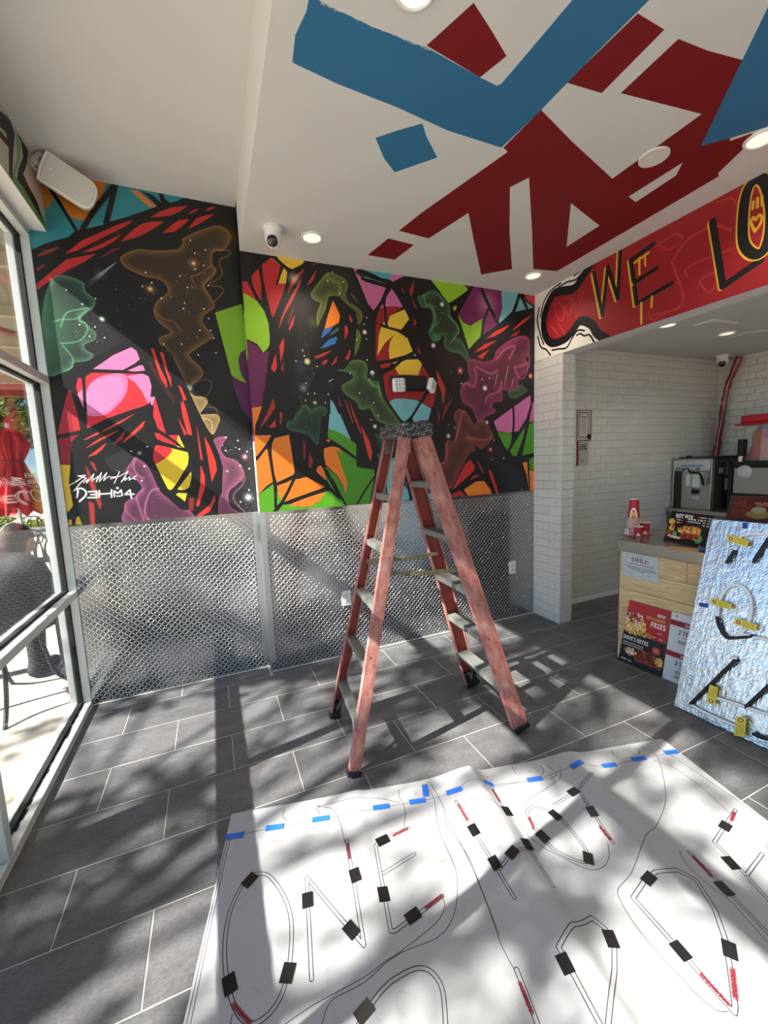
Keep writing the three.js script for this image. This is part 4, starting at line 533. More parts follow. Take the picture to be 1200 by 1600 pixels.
// ---------- paper pattern on the floor ----------
{
  const P0 = V(0.82, 0, 1.238), U = V(0.9745, 0, 0.2237), D = V(-0.2237, 0, 0.9745), LU = 2.225, LV = 1.62;
  const t = thing('paper_pattern', 'huge white paper sheet with hand-drawn letter outlines spread on the floor tiles', 'paper', P0.toArray());
  const bump = (u, c, wl, wr) => { const d = u - c; return d < 0 ? Math.exp(-(d * d) / (wl * wl)) : Math.exp(-(d * d) / (wr * wr)); };
  const hgt = (u, v) => {
    const e = 0.55 + 0.45 * Math.exp(-v * 1.2);
    let h = 0.0035 + 0.010 * bump(u, 0.565 + 0.02 * v, 0.10, 0.03) * e + 0.036 * bump(u, 1.12 + 0.07 * v, 0.13, 0.045) * (0.45 + 0.55 * Math.exp(-v * 0.9)) + 0.02 * bump(u, 1.66 + 0.05 * v, 0.12, 0.06) * e;
    h += 0.010 * Math.exp(-Math.pow((u - 1.28 - 0.1 * v) / 0.05, 2)) * Math.exp(-Math.pow((v - 0.45) / 0.2, 2));
    h += 0.0035 * (fbm(u / 3, v / 3, 16, 3, 77)) * Math.min(1, Math.min(u, LU - u, v + 0.03, LV - v) / 0.05);
    return h;
  };
  const S = painter(2048, 1490, '#f3f2f0', (px, py) => { const p = at(px, py, 'y', 0.012).sub(P0); return [p.dot(U) / LU, p.dot(D) / LV]; });
  // faint fibres and scuffs of the kraft paper
  for (let i = 0; i < 1500; i++) { S.x.fillStyle = `rgba(${rnd() < 0.5 ? '120,120,125' : '255,255,255'},0.05)`; S.x.beginPath(); S.x.ellipse(rnd() * 2048, rnd() * 1490, rr(4, 40), rr(1, 6), rr(0, 3), 0, 7); S.x.fill(); }
  const INK = '#17171a', dbl = (l, smooth = false, closed = false, w = 5.4) => { S.line(INK, w + 0.7, l, smooth, 0, closed); S.line('#f3f2f0', w - 1.2, l, smooth, 0, closed); }, thin = (l) => S.line('#222226', 0.75, l, true);
  const scrib = (x0, y0, x1, y1, w = 13) => { const l = [], n = 34, L = Math.hypot(x1 - x0, y1 - y0), nx = -(y1 - y0) / L, ny = (x1 - x0) / L; for (let i = 0; i <= n; i++) { const s = (i % 2 ? 1 : -1) * w * 0.42 * rr(0.7, 1.1), q = Math.min(1, Math.max(0, i / n + rr(-0.04, 0.04))); l.push(x0 + (x1 - x0) * q + nx * s, y0 + (y1 - y0) * q + ny * s); } S.line('#9c2436', 1.1, l, true); S.line('rgba(156,36,54,0.55)', w / 2.449 * 0.75, [x0, y0, x1, y1], false); };
  S.zone(290, 1140, 2.449);
  dbl([275, 545, 320, 555, 370, 620, 400, 700, 405, 800, 390, 930, 350, 1040, 280, 1110, 230, 1110, 185, 1050, 155, 940, 150, 800, 170, 690, 210, 600, 250, 555], true, true);
  dbl([482, 948, 463, 560, 683, 825, 640, 560, 617, 422]); dbl([755, 545, 875, 470]); dbl([855, 370, 740, 420, 727, 440, 785, 765, 800, 765, 982, 630]);
  dbl([640, 1160, 690, 1080, 750, 1000, 830, 930, 900, 905, 950, 930, 985, 1000, 998, 1180], true);
  for (const l of [[165, 405, 340, 370, 520, 338, 650, 318, 750, 292, 890, 270, 1030, 240, 1080, 215, 1160, 205], [170, 410, 105, 700, 15, 1130], [160, 410, 90, 720, 0, 1130], [940, 205, 990, 300, 1000, 360, 1080, 480, 1130, 600, 1200, 780], [920, 220, 950, 260, 970, 380, 1030, 520, 1040, 620, 1020, 720, 960, 790, 820, 850, 690, 960, 560, 1030, 520, 1127], [985, 640, 990, 680, 950, 740, 800, 860, 690, 940, 500, 1040, 370, 1127], [500, 290, 560, 300, 590, 350, 610, 430], [830, 270, 840, 310, 835, 370], [378, 300, 372, 330, 385, 340, 375, 362], [500, 280, 512, 290, 500, 300, 512, 310, 503, 330], [815, 225, 818, 250, 825, 270], [500, 290, 650, 262, 740, 258, 820, 275], [450, 318, 458, 303, 462, 318], [872, 232, 884, 234, 878, 244], [180, 1080, 172, 1110, 178, 1130]]) thin(l);
  scrib(620, 435, 627, 492); scrib(795, 400, 850, 372); scrib(920, 675, 980, 630, 16); scrib(182, 1045, 245, 1115, 20);
  S.zone(700, 1140, 2.4);
  dbl([30, 272, 250, 638], false, false, 4.6); dbl([163, 218, 310, 460, 395, 588], false, false, 4.6); dbl([195, 530, 240, 480, 302, 455], false, false, 4.6); dbl([300, 300, 330, 285, 400, 310, 470, 380, 520, 450, 525, 490, 480, 490, 400, 450, 330, 370, 300, 320], true, true, 4.6);
  dbl([400, 275, 490, 225, 540, 170], false, false, 4.4); dbl([490, 230, 620, 422], false, false, 4.4); dbl([1080, 295, 1000, 415, 1120, 540, 1180, 460], false, false, 5); dbl([1125, 545, 1300, 740], false, false, 5); dbl([905, 455, 1050, 600, 1300, 860], false, false, 5);
  dbl([740, 560, 695, 625, 870, 820, 1075, 1055, 1078, 1030, 1060, 900, 1040, 790, 1000, 680, 930, 570, 860, 535, 780, 535], false, true, 6); dbl([600, 1130, 625, 900, 625, 800, 590, 740, 540, 700, 470, 740, 415, 830, 480, 950, 575, 1130], false, false, 6); dbl([258, 895, 345, 1120], false, false, 6);
  for (const l of [[720, 60, 780, 90, 810, 180, 815, 270, 780, 360, 740, 410, 690, 530, 640, 590, 650, 640, 720, 750, 900, 950, 1000, 1040, 1050, 1050], [0, 335, 80, 490, 150, 660, 200, 800, 250, 895], [870, 455, 890, 500, 960, 570, 1060, 640, 1150, 740, 1230, 830], [600, 420, 605, 470, 580, 510, 520, 520, 430, 480, 320, 410, 240, 330, 160, 280, 80, 275, 55, 300], [420, 150, 420, 180, 370, 215, 300, 260, 290, 300], [370, 130, 400, 155, 400, 175, 330, 185, 280, 190, 180, 210], [770, 110, 850, 140, 950, 210, 1060, 310], [790, 60, 1000, 200, 1230, 360], [615, 75, 620, 90, 640, 100], [700, 65, 720, 75, 715, 90], [345, 130, 360, 150, 350, 170], [240, 135, 255, 160], [305, 150, 312, 158], [150, 205, 325, 183, 480, 140, 605, 130, 715, 106, 837, 81]]) thin(l);
  for (const [a, b, c, d, w] of [[40, 285, 75, 345], [168, 225, 195, 270], [305, 325, 322, 370], [570, 360, 610, 410], [1065, 335, 1075, 305, 18], [920, 470, 990, 545], [950, 910, 1055, 1025, 14], [1068, 900, 1080, 1000, 22], [270, 945, 315, 1055, 16]]) scrib(a, b, c, d, w ?? 12);
  const NU = 178, NV = 124, pos = [], uv = [], idx = [];
  for (let j = 0; j <= NV; j++) for (let i = 0; i <= NU; i++) { const u = LU * i / NU, v = LV * j / NV; pos.push(U.x * u + D.x * v, hgt(u, v), U.z * u + D.z * v); uv.push(i / NU, 1 - j / NV); if (i < NU && j < NV) { const a = j * (NU + 1) + i, b = a + 1, c = a + NU + 1, d = c + 1; idx.push(a, c, b, b, c, d); } }
  const g = new THREE.BufferGeometry(); g.setAttribute('position', new THREE.Float32BufferAttribute(pos, 3)); g.setAttribute('uv', new THREE.Float32BufferAttribute(uv, 2)); g.setIndex(idx); g.computeVertexNormals();
  const wrinkle = noiseTex(256, (u, v) => 255 * fbm(u, v, 6, 5, 41), 2, 1.5);
  mesh('sheet', g, M('#aaacb0', { map: ctex(S.c), roughness: 0.8, bumpMap: wrinkle, bumpScale: 0.006 }), t);
  const stick = (name, mat, zone, zx, zy, dx, dy, L, Wd) => {                    // a flat piece of tape lying on the sheet
    const toF = (a, b) => at(zone[0] + a / zone[2], zone[1] + b / zone[2], 'y', 0.012).sub(P0), p = toF(zx, zy), q = toF(zx + dx, zy + dy).sub(p).setY(0).normalize(), n = V(-q.z, 0, q.x), hf = (w) => hgt(w.dot(U), w.dot(D)), f0 = p.clone().setY(0), h0 = hf(f0), gq = (hf(f0.clone().addScaledVector(q, L / 2)) - hf(f0.clone().addScaledVector(q, -L / 2))) / L, gn = (hf(f0.clone().addScaledVector(n, Wd / 2)) - hf(f0.clone().addScaledVector(n, -Wd / 2))) / Wd;
    const c = [[-1, -1], [1, -1], [1, 1], [-1, 1]].map(([a, b]) => { const w = p.clone().setY(0).addScaledVector(q, a * L / 2).addScaledVector(n, b * Wd / 2); w.y = h0 + (a * gq * L + b * gn * Wd) / 2 + 0.003; return w; });
    mesh(name, slab(c[3], c[2], c[1], c[0], 0.0006), mat, t);
  };
  const mBlue = M('#1d63c4', { roughness: 0.6 }), mTape = M('#141416', { roughness: 0.28 }), Z1 = [290, 1140, 2.449], Z2 = [700, 1140, 2.4];
  for (const [a, b, c = 50, d = -7] of [[188, 402], [340, 370], [517, 338], [748, 292], [887, 270], [1028, 242]]) stick('blue_tape', mBlue, Z1, a, b, c, d, 0.074, 0.026);
  stick('blue_tape', mBlue, Z1, 917, 230, 6, 40, 0.07, 0.026);
  for (const [a, b, c = 50, d = -7] of [[153, 203, 50, 4], [325, 183], [482, 139, 40, -22], [605, 130], [715, 106], [837, 81]]) stick('blue_tape', mBlue, Z2, a, b, c, d, 0.076, 0.026);
  for (const [a, b, c, d] of [[245, 571, 25, -28], [168, 968, 8, 40], [390, 926, 10, -40], [466, 647, 1, 30], [648, 558, 8, 30], [633, 765, 25, 30], [754, 420, 30, -15], [757, 627, 6, 30], [870, 707, 30, -22], [683, 1077, 25, -28]]) stick('black_tape', mTape, Z1, a, b, c, d, 0.052, 0.038);
  for (const [a, b, c, d] of [[96, 383, 20, 33], [175, 508, 20, 33], [222, 307, 20, 33], [297, 432, 20, 33], [241, 480, 25, -25], [355, 400, 30, 30], [402, 317, 30, 25], [526, 478, 4, 30], [470, 234, 30, -15], [540, 307, 20, 32], [1040, 358, 22, -35], [1060, 495, 30, 32], [1036, 592, 30, 30], [753, 558, 25, -25], [872, 825, 26, 30], [1055, 830, 5, 30], [610, 780, 12, 30], [438, 893, 14, 28]]) stick('black_tape', mTape, Z2, a, b, c, d, 0.05, 0.036);
}

// ---------- neon board leaning on the counter ----------
{
  const B0 = V(3.338, 0, 1.579), U = V(0.0907, 0, 0.9959), T = V(0.262, 1.126, 0.004), LV = T.length(), N = U.clone().cross(T.clone().normalize()).multiplyScalar(-1).normalize();   // N points at the room
  if (N.x > 0) N.multiplyScalar(-1);
  const t = thing('neon_sign_board', 'foil-faced foam board with unlit white neon tubes leaning against the counter', 'neon sign', B0.toArray());
  const Vd = T.clone().normalize(), LU = 1.25, back = N.clone().multiplyScalar(-0.025);
  const mFoil = M('#dfe2e5', { roughness: 0.24, metalness: 1 });
  const c = [V(0, 0.0, 0), U.clone().multiplyScalar(LU), U.clone().multiplyScalar(LU).addScaledVector(Vd, LV), Vd.clone().multiplyScalar(LV)].map((p) => p.add(V(0, 0.004, 0)));
  const nq = N.clone().multiplyScalar(0.0016), cb = c.map((p) => p.clone().sub(nq)), panel = mesh('foam_panel', slab(cb[0], cb[1], cb[2], cb[3], 0.024 * (c[1].clone().sub(c[0]).cross(c[3].clone().sub(c[0])).dot(N) > 0 ? 1 : -1)), M('#cfd4d8', { roughness: 0.4, metalness: 0.6 }), t);
  { // crinkled foil skin: small flat facets
    const nu = 230, nv = 210, g = new THREE.BufferGeometry(), P3 = [], pt = (i, j) => { const u = i / nu, v = j / nv, e = i === 0 || j === 0 || i === nu || j === nv ? 0 : 1; return c[0].clone().addScaledVector(U, u * LU).addScaledVector(Vd, v * LV).addScaledVector(N, e * (0.0009 * (hash(i, j, 5) - 0.5) + 0.0011 * (vnoise(i * 0.7, j * 0.12, 4096, 8) - 0.5) + 0.0014 * (vnoise(i * 0.22, j * 0.2, 4096, 9) - 0.5))); };
    const grid = []; for (let j = 0; j <= nv; j++) for (let i = 0; i <= nu; i++) grid.push(pt(i, j));
    for (let j = 0; j < nv; j++) for (let i = 0; i < nu; i++) { const a = grid[j * (nu + 1) + i], b = grid[j * (nu + 1) + i + 1], d = grid[(j + 1) * (nu + 1) + i], e = grid[(j + 1) * (nu + 1) + i + 1]; for (const p of [a, b, e, a, e, d]) P3.push(p.x, p.y, p.z); }
    g.setAttribute('position', new THREE.Float32BufferAttribute(P3, 3)); g.computeVertexNormals(); mesh('foil_skin', g, mFoil, panel);
  }
  const Zn = [940, 780, 3.8077], P = (x, y, off = 0.022) => onPlane(Zn[0] + x / Zn[2], Zn[1] + y / Zn[2], B0.clone().addScaledVector(N, off), N).sub(B0);
  const line = (l, off) => { const o = []; for (let i = 0; i < l.length; i += 2) o.push(P(l[i], l[i + 1], off)); return o; };
  const mNeon = M('#e9edef', { roughness: 0.15, clearcoat: 0.6 }), mInk = M('#0c0c0e', { roughness: 0.35 });
  const rod = (name, mat, l, r = 0.0085) => { const pts = line(l); mesh(name, join([tube(pts, r, pts.length * 8, 8), new THREE.SphereGeometry(r, 8, 6).translate(...pts[0].toArray()), new THREE.SphereGeometry(r, 8, 6).translate(...pts.at(-1).toArray())]), mat, t); };
  for (const l of [[818, 240, 830, 218, 880, 208, 1000, 212, 1150, 216], [690, 690, 694, 640, 715, 570, 760, 520, 815, 512, 862, 545, 886, 610, 886, 680, 866, 745, 830, 795, 790, 812, 850, 806, 930, 826, 1100, 860], [530, 1222, 600, 1262, 700, 1310, 800, 1352], [686, 1184, 770, 1210, 870, 1242, 1100, 1320], [800, 282, 790, 305], [888, 372, 905, 366], [770, 944, 796, 946]]) rod('neon_tube', mNeon, l);
  for (const l of [[790, 306, 745, 376], [992, 236, 904, 372], [686, 704, 705, 768, 745, 822, 820, 822, 900, 814], [796, 958, 530, 1218], [1060, 1050, 858, 1238], [905, 1398, 960, 1420, 1100, 1452]]) rod('blacked_out_tube', mInk, l, 0.0095);
  const [lc, lx] = canvas(256, 96, '#e6cf3a'); lx.strokeStyle = '#2b2712'; lx.lineWidth = 3; for (let i = 0; i < 5; i++) { lx.beginPath(); lx.moveTo(92, 18 + i * 15); lx.lineTo(i % 2 ? 232 : 244, 18 + i * 15); lx.stroke(); } lx.fillStyle = '#7d1c1c'; lx.beginPath(); lx.arc(46, 48, 26, 0, 7); lx.fill(); lx.fillStyle = '#f4ecd0'; lx.beginPath(); lx.arc(46, 48, 12, 0, 7); lx.fill(); lx.strokeStyle = '#caa92a'; lx.strokeRect(3, 3, 250, 90);
  const mLab = M('#ffffff', { map: ctex(lc), roughness: 0.4 });
  for (const [a, b, cc, d] of [[[750, 208], [876, 246], [866, 286], [744, 246]], [[652, 584], [776, 624], [766, 660], [646, 622]], [[794, 704], [928, 748], [916, 788], [786, 742]], [[644, 1102], [694, 1122], [672, 1232], [622, 1206]], [[852, 1418], [788, 1404], [800, 1288], [862, 1300]]].map((q, i) => i < 3 ? q.map((p) => P(...p, 0.036)) : [q[0], q[3], q[2], q[1]].map((p) => P(...p, 0.036)))) mesh('caution_label', slab(d, cc, b, a, 0.001), mLab, t);
  const mB = M('#1b3f9c', { roughness: 0.55 });
  for (const q of [[[838, 140], [868, 140], [866, 176], [836, 174]], [[578, 614], [636, 622], [632, 646], [580, 638]]]) { const [a, b, cc, d] = q.map((p) => P(...p, 0.003)); mesh('blue_tape', slab(d, cc, b, a, 0.001), mB, t); }
}
// ---------- service counter ----------
const XC = 3.597, YC = 0.913, TC = 0.085, CN = V(-Math.cos(TC), 0, Math.sin(TC)), xc = (z) => XC + Math.tan(TC) * (z - 1.0);
{
  const t = thing('service_counter', 'service counter with pale wood plank front and stainless steel top', 'counter', [XC, 0, 1.0], TC);
  const grain = [0, 1, 2, 3].map((k) => M('#ffffff', { roughness: 0.55, map: noiseTex(256, (u, v) => { const w = fbm(u, v, 4, 3, 200 + k * 5), g = Math.sin((v * 26 + w * 9) * 2) * 0.5 + 0.5, f = vnoise(u * 6, v * 128, 128, 210 + k), b = [[234, 206, 160], [240, 214, 170], [228, 196, 148], [236, 210, 164]][k]; return b.map((x, i) => Math.max(0, Math.min(255, x - g * 22 * (1 + i * 0.2) - f * 22 + (w - 0.5) * 26))); }, 1, 1, true) }));
  const Z1 = 2.6, rows = [0.835, 0.69, 0.55, 0.41, 0.275, 0.14, 0.004];
  mesh('carcass', box(0.022, 0.66, 0.0, 0.83, 0.004, Z1), M('#4a443c', { roughness: 0.8 }), t);
  for (let i = 0; i < 6; i++) { const cuts = [0, [0.44, 0.98, 0.62, 0.3, 0.8, 0.5][i], [1.5, 1.9, 1.6, 1.2, 1.7, 1.4][i], Z1]; for (let k = 0; k < 3; k++) mesh('plank', rbox(0.0 + rr(0, 0.002), 0.024, rows[i + 1] + 0.0012, rows[i] - 0.0012, cuts[k] + 0.001, cuts[k + 1] - 0.001, 0.002), grain[(i * 3 + k * 2 + (i >> 1)) % 4], t); }
  mesh('countertop', rbox(-0.022, 0.7, 0.835, YC, -0.012, Z1, 0.004), M('#97938c', { roughness: 0.3, metalness: 1, bumpMap: brushed, bumpScale: 0.0002 }), t);
  mesh('end_panel', rbox(0.172, 0.62, 0.05, 0.895, -0.112, -0.014, 0.003), M('#77797a', { roughness: 0.4, metalness: 0.7 }), t);
  mesh('end_shelf', rbox(0.163, 0.66, 0.885, 0.906, -0.12, -0.0135, 0.003), mSteelDark, t);
}
// printed signs on the counter front
function printed(name, label, corners, w, h, draw, thick = 0.003) {   // corners: lower left, lower right, upper right, upper left
  const [c, x] = canvas(w, h, '#ffffff'); draw(x, w, h);
  const t = thing(name, label, 'sign', corners[0].toArray());
  mesh('printed_board', slab(...corners.map((p) => p.clone().sub(corners[0])), thick), M('#ffffff', { map: ctex(c), roughness: 0.42 }), t); return t;
}
const text = (x, s, px, py, size, col, o = {}) => { x.save(); x.translate(px, py); x.rotate(o.rot ?? 0); x.scale(o.sx ?? 1, 1); x.fillStyle = col; x.textAlign = o.align ?? 'center'; x.textBaseline = 'middle'; x.font = `bold ${size}px ${o.font ?? 'sans-serif'}`; x.fillText(s, 0, 0); x.restore(); };
const crumbs = (x, cx, cy, rx, ry, n, cols, s = 9) => { for (let i = 0; i < n; i++) { const a = rnd() * 6.3, r = Math.sqrt(rnd()); x.save(); x.translate(cx + Math.cos(a) * r * rx, cy + Math.sin(a) * r * ry); x.rotate(rnd() * 3.1); x.fillStyle = cols[Math.floor(rnd() * cols.length)]; x.beginPath(); x.ellipse(0, 0, rr(0.5, 1.4) * s, rr(0.3, 0.8) * s, 0, 0, 7); x.fill(); x.restore(); } };
{
  const c = (u, v) => onPlane(u, v, V(XC - 0.003, 0, 1.0), CN);
  printed('paper_notice', 'grey paper notice headed SMILE on the wood counter front', [c(973, 898), c(1030, 912), c(1028, 872), c(972, 860)], 512, 352, (x, w, h) => {
    x.fillStyle = '#c2c7ca'; x.fillRect(0, 0, w, h); crumbs(x, 256, 176, 300, 200, 900, ['#b6bcc0', '#cdd1d3', '#adb4b9', '#c5cacd'], 14);
    x.strokeStyle = '#a3aab0'; x.lineWidth = 4; x.beginPath(); x.arc(256, 210, 150, 0, 7); x.stroke();
    text(x, 'SMILE', 256, 96, 72, '#7e1a2b', { font: 'serif' }); x.strokeStyle = '#22262a'; x.lineWidth = 6; for (const [a, b, y] of [[64, 448, 158], [40, 470, 196], [70, 480, 218], [120, 400, 240]]) { x.setLineDash([18, 5, 30, 6, 12, 5]); x.beginPath(); x.moveTo(a, y); x.lineTo(b, y); x.stroke(); } x.setLineDash([]);
  }, 0.0015);
  const lean = 0.03;
  printed('menu_poster', 'red and black food poster reading FRIES and BITES propped against the counter', [V(xc(1.03) - lean, 0.003, 1.03), V(xc(1.33) - lean, 0.003, 1.33), V(xc(1.362) - 0.006, 0.478, 1.362), V(xc(1.084) - 0.006, 0.478, 1.084)], 512, 800, (x, w, h) => {
    x.fillStyle = '#b42833'; x.fillRect(0, 0, w, 400); x.fillStyle = '#20262b'; x.fillRect(0, 400, w, 400);
    crumbs(x, 120, 300, 150, 110, 420, ['#e0b44a', '#d59a35', '#f0d27a', '#c9872f', '#efe3bd'], 16); crumbs(x, 110, 200, 110, 70, 160, ['#7f2a20', '#a2352a', '#f1e4d2', '#c24a3a'], 13); crumbs(x, 250, 370, 110, 30, 90, ['#e0b44a', '#d59a35', '#6c8a35', '#3b4a24'], 11);
    text(x, 'NEW!', 420, 92, 48, '#f4efe6', { sx: 0.8 }); text(x, 'TOP-LOADED', 360, 150, 52, '#e0b83c', { sx: 0.72 }); text(x, 'FRIES', 400, 218, 88, '#f7f3ec', { sx: 0.75 }); for (const [a, b] of [[430, 300], [370, 362], [450, 366]]) { text(x, 'ooo', a, b, 26, '#e9c9c4'); }
    text(x, "DAVE'S BITES", 170, 474, 70, '#f4f1ea', { sx: 0.72 }); x.fillStyle = '#cfcbc2'; for (const [a, b, y] of [[20, 280, 528], [20, 260, 556]]) for (let k = a; k < b; k += 26) x.fillRect(k, y, 20, 12);
    crumbs(x, 290, 640, 170, 60, 300, ['#6e2a1c', '#8c3a26', '#a04a30', '#56190f', '#7a3020'], 22); crumbs(x, 130, 640, 70, 40, 60, ['#e8c9a8', '#f2e4cf', '#c98a6a'], 16); crumbs(x, 470, 640, 40, 50, 70, ['#dcae4a', '#c9a03e', '#f1df9c'], 13); x.fillStyle = '#8e3a30'; x.fillRect(200, 700, 300, 30);
    x.fillStyle = '#c4482e'; x.beginPath(); x.arc(420, 520, 46, 0, 7); x.fill(); text(x, '::::', 420, 516, 40, '#efd6c4'); x.fillStyle = '#cfcbc2'; x.fillRect(30, 748, 70, 16); x.fillRect(120, 750, 40, 16);
  });
  printed('price_poster', 'white price poster with two dark red bands propped beside the food poster', [V(xc(1.34) - lean, 0.003, 1.34), V(xc(1.62) - lean, 0.003, 1.62), V(xc(1.64) - 0.006, 0.478, 1.64), V(xc(1.369) - 0.006, 0.478, 1.369)], 512, 800, (x, w, h) => {
    x.fillStyle = '#d3d6d8'; x.fillRect(0, 0, w, h); x.fillStyle = '#8b1b2a'; x.fillRect(0, 84, w, 62); x.fillRect(0, 446, w, 62); x.fillStyle = '#222'; x.beginPath(); x.arc(60, 34, 9, 0, 7); x.fill();
    for (const y of [116, 478]) text(x, "DAVE'S", 256, y, 48, '#efe6e2', { font: 'serif' });
    text(x, '2 TENDERS', 250, 210, 72, '#23262a', { sx: 0.8 }); text(x, 'served with', 250, 262, 32, '#7b7f84'); text(x, 'ADD TENDER', 250, 318, 56, '#3a3d42', { sx: 0.82 });
    text(x, '2 SLIDERS', 250, 568, 72, '#23262a', { sx: 0.8 }); text(x, 'served with', 250, 620, 32, '#7b7f84'); text(x, 'ADD SLIDER', 250, 672, 52, '#3a3d42', { sx: 0.82 }); text(x, 'ADD CHEESE', 250, 728, 52, '#3a3d42', { sx: 0.82 });
  });
}
{ // table-top sign
  const bl = at(1037, 843, 'y', YC + 0.002), br = at(1101, 857, 'y', YC + 0.002), tl = at(1050, 798, 'y', 1.116), tr = at(1114, 806, 'y', 1.112);
  const t = printed('counter_sign', 'black slanted sign with food photo standing on the steel counter', [bl, br, tr, tl], 768, 512, (x, w, h) => {
    x.fillStyle = '#121215'; x.fillRect(0, 0, w, h); text(x, 'HOT BOX', 270, 74, 108, '#f4f3ef', { sx: 0.72 }); x.fillStyle = '#c9c6c0'; for (const [a, b] of [[190, 60], [258, 24], [290, 90], [388, 40]]) x.fillRect(a, 132, b, 18);
    crumbs(x, 300, 290, 270, 70, 420, ['#c9922f', '#e0b04a', '#8e3420', '#a8452c', '#efce80'], 20); crumbs(x, 260, 380, 250, 50, 360, ['#7d2a1c', '#9b3b26', '#5e1a10', '#b85a3a'], 18); crumbs(x, 60, 180, 60, 40, 80, ['#e8bf4a', '#d9a838'], 14); crumbs(x, 190, 430, 150, 20, 40, ['#efe6d8', '#d9c9b4'], 16);
    for (const y of [54, 96, 136, 178]) { x.fillStyle = '#c9342c'; x.fillRect(520, y - 10, 34, 20); x.fillStyle = '#d9d7d2'; x.fillRect(568, y - 8, 110, 14); x.fillRect(706, y - 8, 44, 14); }
    x.fillStyle = '#3f9a5c'; x.beginPath(); x.arc(620, 392, 70, 0, 7); x.fill(); text(x, '::::::', 620, 380, 44, '#bfe0c9'); text(x, '::::', 620, 410, 36, '#bfe0c9');
  }, 0.006);
  const a = tl.clone().lerp(tr, 0.5).sub(bl), b = bl.clone().lerp(br, 0.5).sub(bl); mesh('easel_leg', slab(b.clone().add(V(0.16, 0, -0.03)), b.clone().add(V(0.15, 0, 0.06)), a.clone().add(V(0.008, -0.02, 0.04)), a.clone().add(V(0.01, -0.02, -0.04)), 0.004), mBlack, t);
}
// ---------- cups ----------
{
  const [c, x] = canvas(512, 256, '#b3202b'); for (const cx of [128, 384]) { x.fillStyle = '#efe9da'; x.beginPath(); x.arc(cx, 140, 58, 0, 7); x.fill(); x.fillStyle = '#d8b040'; x.beginPath(); x.arc(cx, 150, 34, 0, 7); x.fill(); x.fillStyle = '#7a3a24'; x.fillRect(cx - 26, 118, 52, 16); x.fillStyle = '#c5303a'; x.fillRect(cx - 14, 170, 28, 10); }
  const mCup = M('#ffffff', { map: ctex(c), roughness: 0.4 }), mRim = M('#eceae6', { roughness: 0.5 }), mInside = M('#b8474c', { roughness: 0.5 });
  const prof = (h, r0, r1) => [[r0 * 0.9, 0.004], [r0, 0], [r1, h - 0.004]].map((p) => new THREE.Vector2(...p));
  const cup = (label, p, h, r0, r1, turn, group) => { const t = thing('paper_cup', label, 'cup', p.toArray(), turn, group); mesh('wall', new THREE.LatheGeometry(prof(h, r0, r1), 28), mCup, t); mesh('rim', new THREE.TorusGeometry(r1, 0.003, 6, 28).rotateX(Math.PI / 2).translate(0, h - 0.004, 0), mRim, t); mesh('base', new THREE.CylinderGeometry(r0 * 0.9, r0 * 0.9, 0.004, 24).translate(0, 0.006, 0), mRim, t); return t; };
  const YT = 0.9075, base = (u, v) => at(u, v, 'y', YT);
  const tray = thing('cup_tray', 'flat red tray under the paper cups', 'tray', [3.835, 0.9135, 0.965]); mesh('tray_base', rbox(-0.105, 0.105, 0, 0.003, -0.07, 0.06, 0.001), M('#a51c26', { roughness: 0.4 }), tray);
  const Yc = 0.9168, s = V(3.815, Yc, 0.938);
  cup('shorter of the two small red paper cups beside the cup stack', V(3.785, Yc, 1.002), 0.078, 0.022, 0.029, 0.56); cup('taller of the two small red paper cups beside the cup stack', V(3.88, Yc, 0.985), 0.098, 0.025, 0.034, 0.6);
  for (let k = 0; k < 14; k++) { const top = k === 13, t = thing('paper_cup', top ? 'topmost tall red paper cup on the nested stack' : 'pale rim of a nested cup in the tall stack of paper cups', 'cup', [s.x, s.y + k * 0.0105, s.z], 0.6, top ? undefined : 'nested cups in the stack'); if (top) { mesh('wall', new THREE.LatheGeometry(prof(0.14, 0.04, 0.03).reverse().map((p) => p), 28), mCup, t); mesh('base', new THREE.CylinderGeometry(0.03, 0.03, 0.003, 24).translate(0, 0.136, 0), mRim, t); } else { mesh('wall', new THREE.CylinderGeometry(0.0405, 0.0425, 0.008, 28, 1, true).translate(0, 0.005, 0), mInside, t); mesh('rim', new THREE.TorusGeometry(0.0425, 0.0022, 6, 28).rotateX(Math.PI / 2).translate(0, 0.0022, 0), mRim, t); } }
  const st = thing('straw_holder', 'small shiny steel straw holder at the end of the counter', 'holder', [3.772, 0.9065, 0.925]); mesh('body', rbox(-0.014, 0.014, 0, 0.06, -0.02, 0.02, 0.004), mAlu, st); mesh('lip', rbox(-0.016, 0.016, 0.055, 0.062, -0.022, 0.022, 0.002), mAlu, st);
  // plastic packet with wooden sticks
  const pk = thing('cutlery_packet', 'clear and blue plastic packet of wooden sticks on the counter', 'packet', at(1092, 862, 'y', YC + 0.001).toArray(), 0.5); for (let k = 0; k < 9; k++) mesh('wooden_stick', rbox(-0.004, 0.004, 0.004 + (k % 3) * 0.004, 0.007 + (k % 3) * 0.004, -0.15, -0.0, 0.001).rotateY(rr(-0.16, 0.16)).translate(rr(-0.03, 0.03), 0, 0), M('#b98f5c', { roughness: 0.7 }), pk);
  const gg = new THREE.PlaneGeometry(0.13, 0.07, 16, 10).rotateX(-Math.PI / 2), pp = gg.attributes.position; for (let i = 0; i < pp.count; i++) pp.setY(i, 0.018 + 0.014 * fbm(pp.getX(i) * 2 + 0.5, pp.getZ(i) * 2 + 0.5, 8, 3, 7)); gg.computeVertexNormals(); mesh('blue_film', gg.translate(0, 0, 0.03), M('#2c4f9e', { roughness: 0.25, clearcoat: 0.6 }), pk);
}
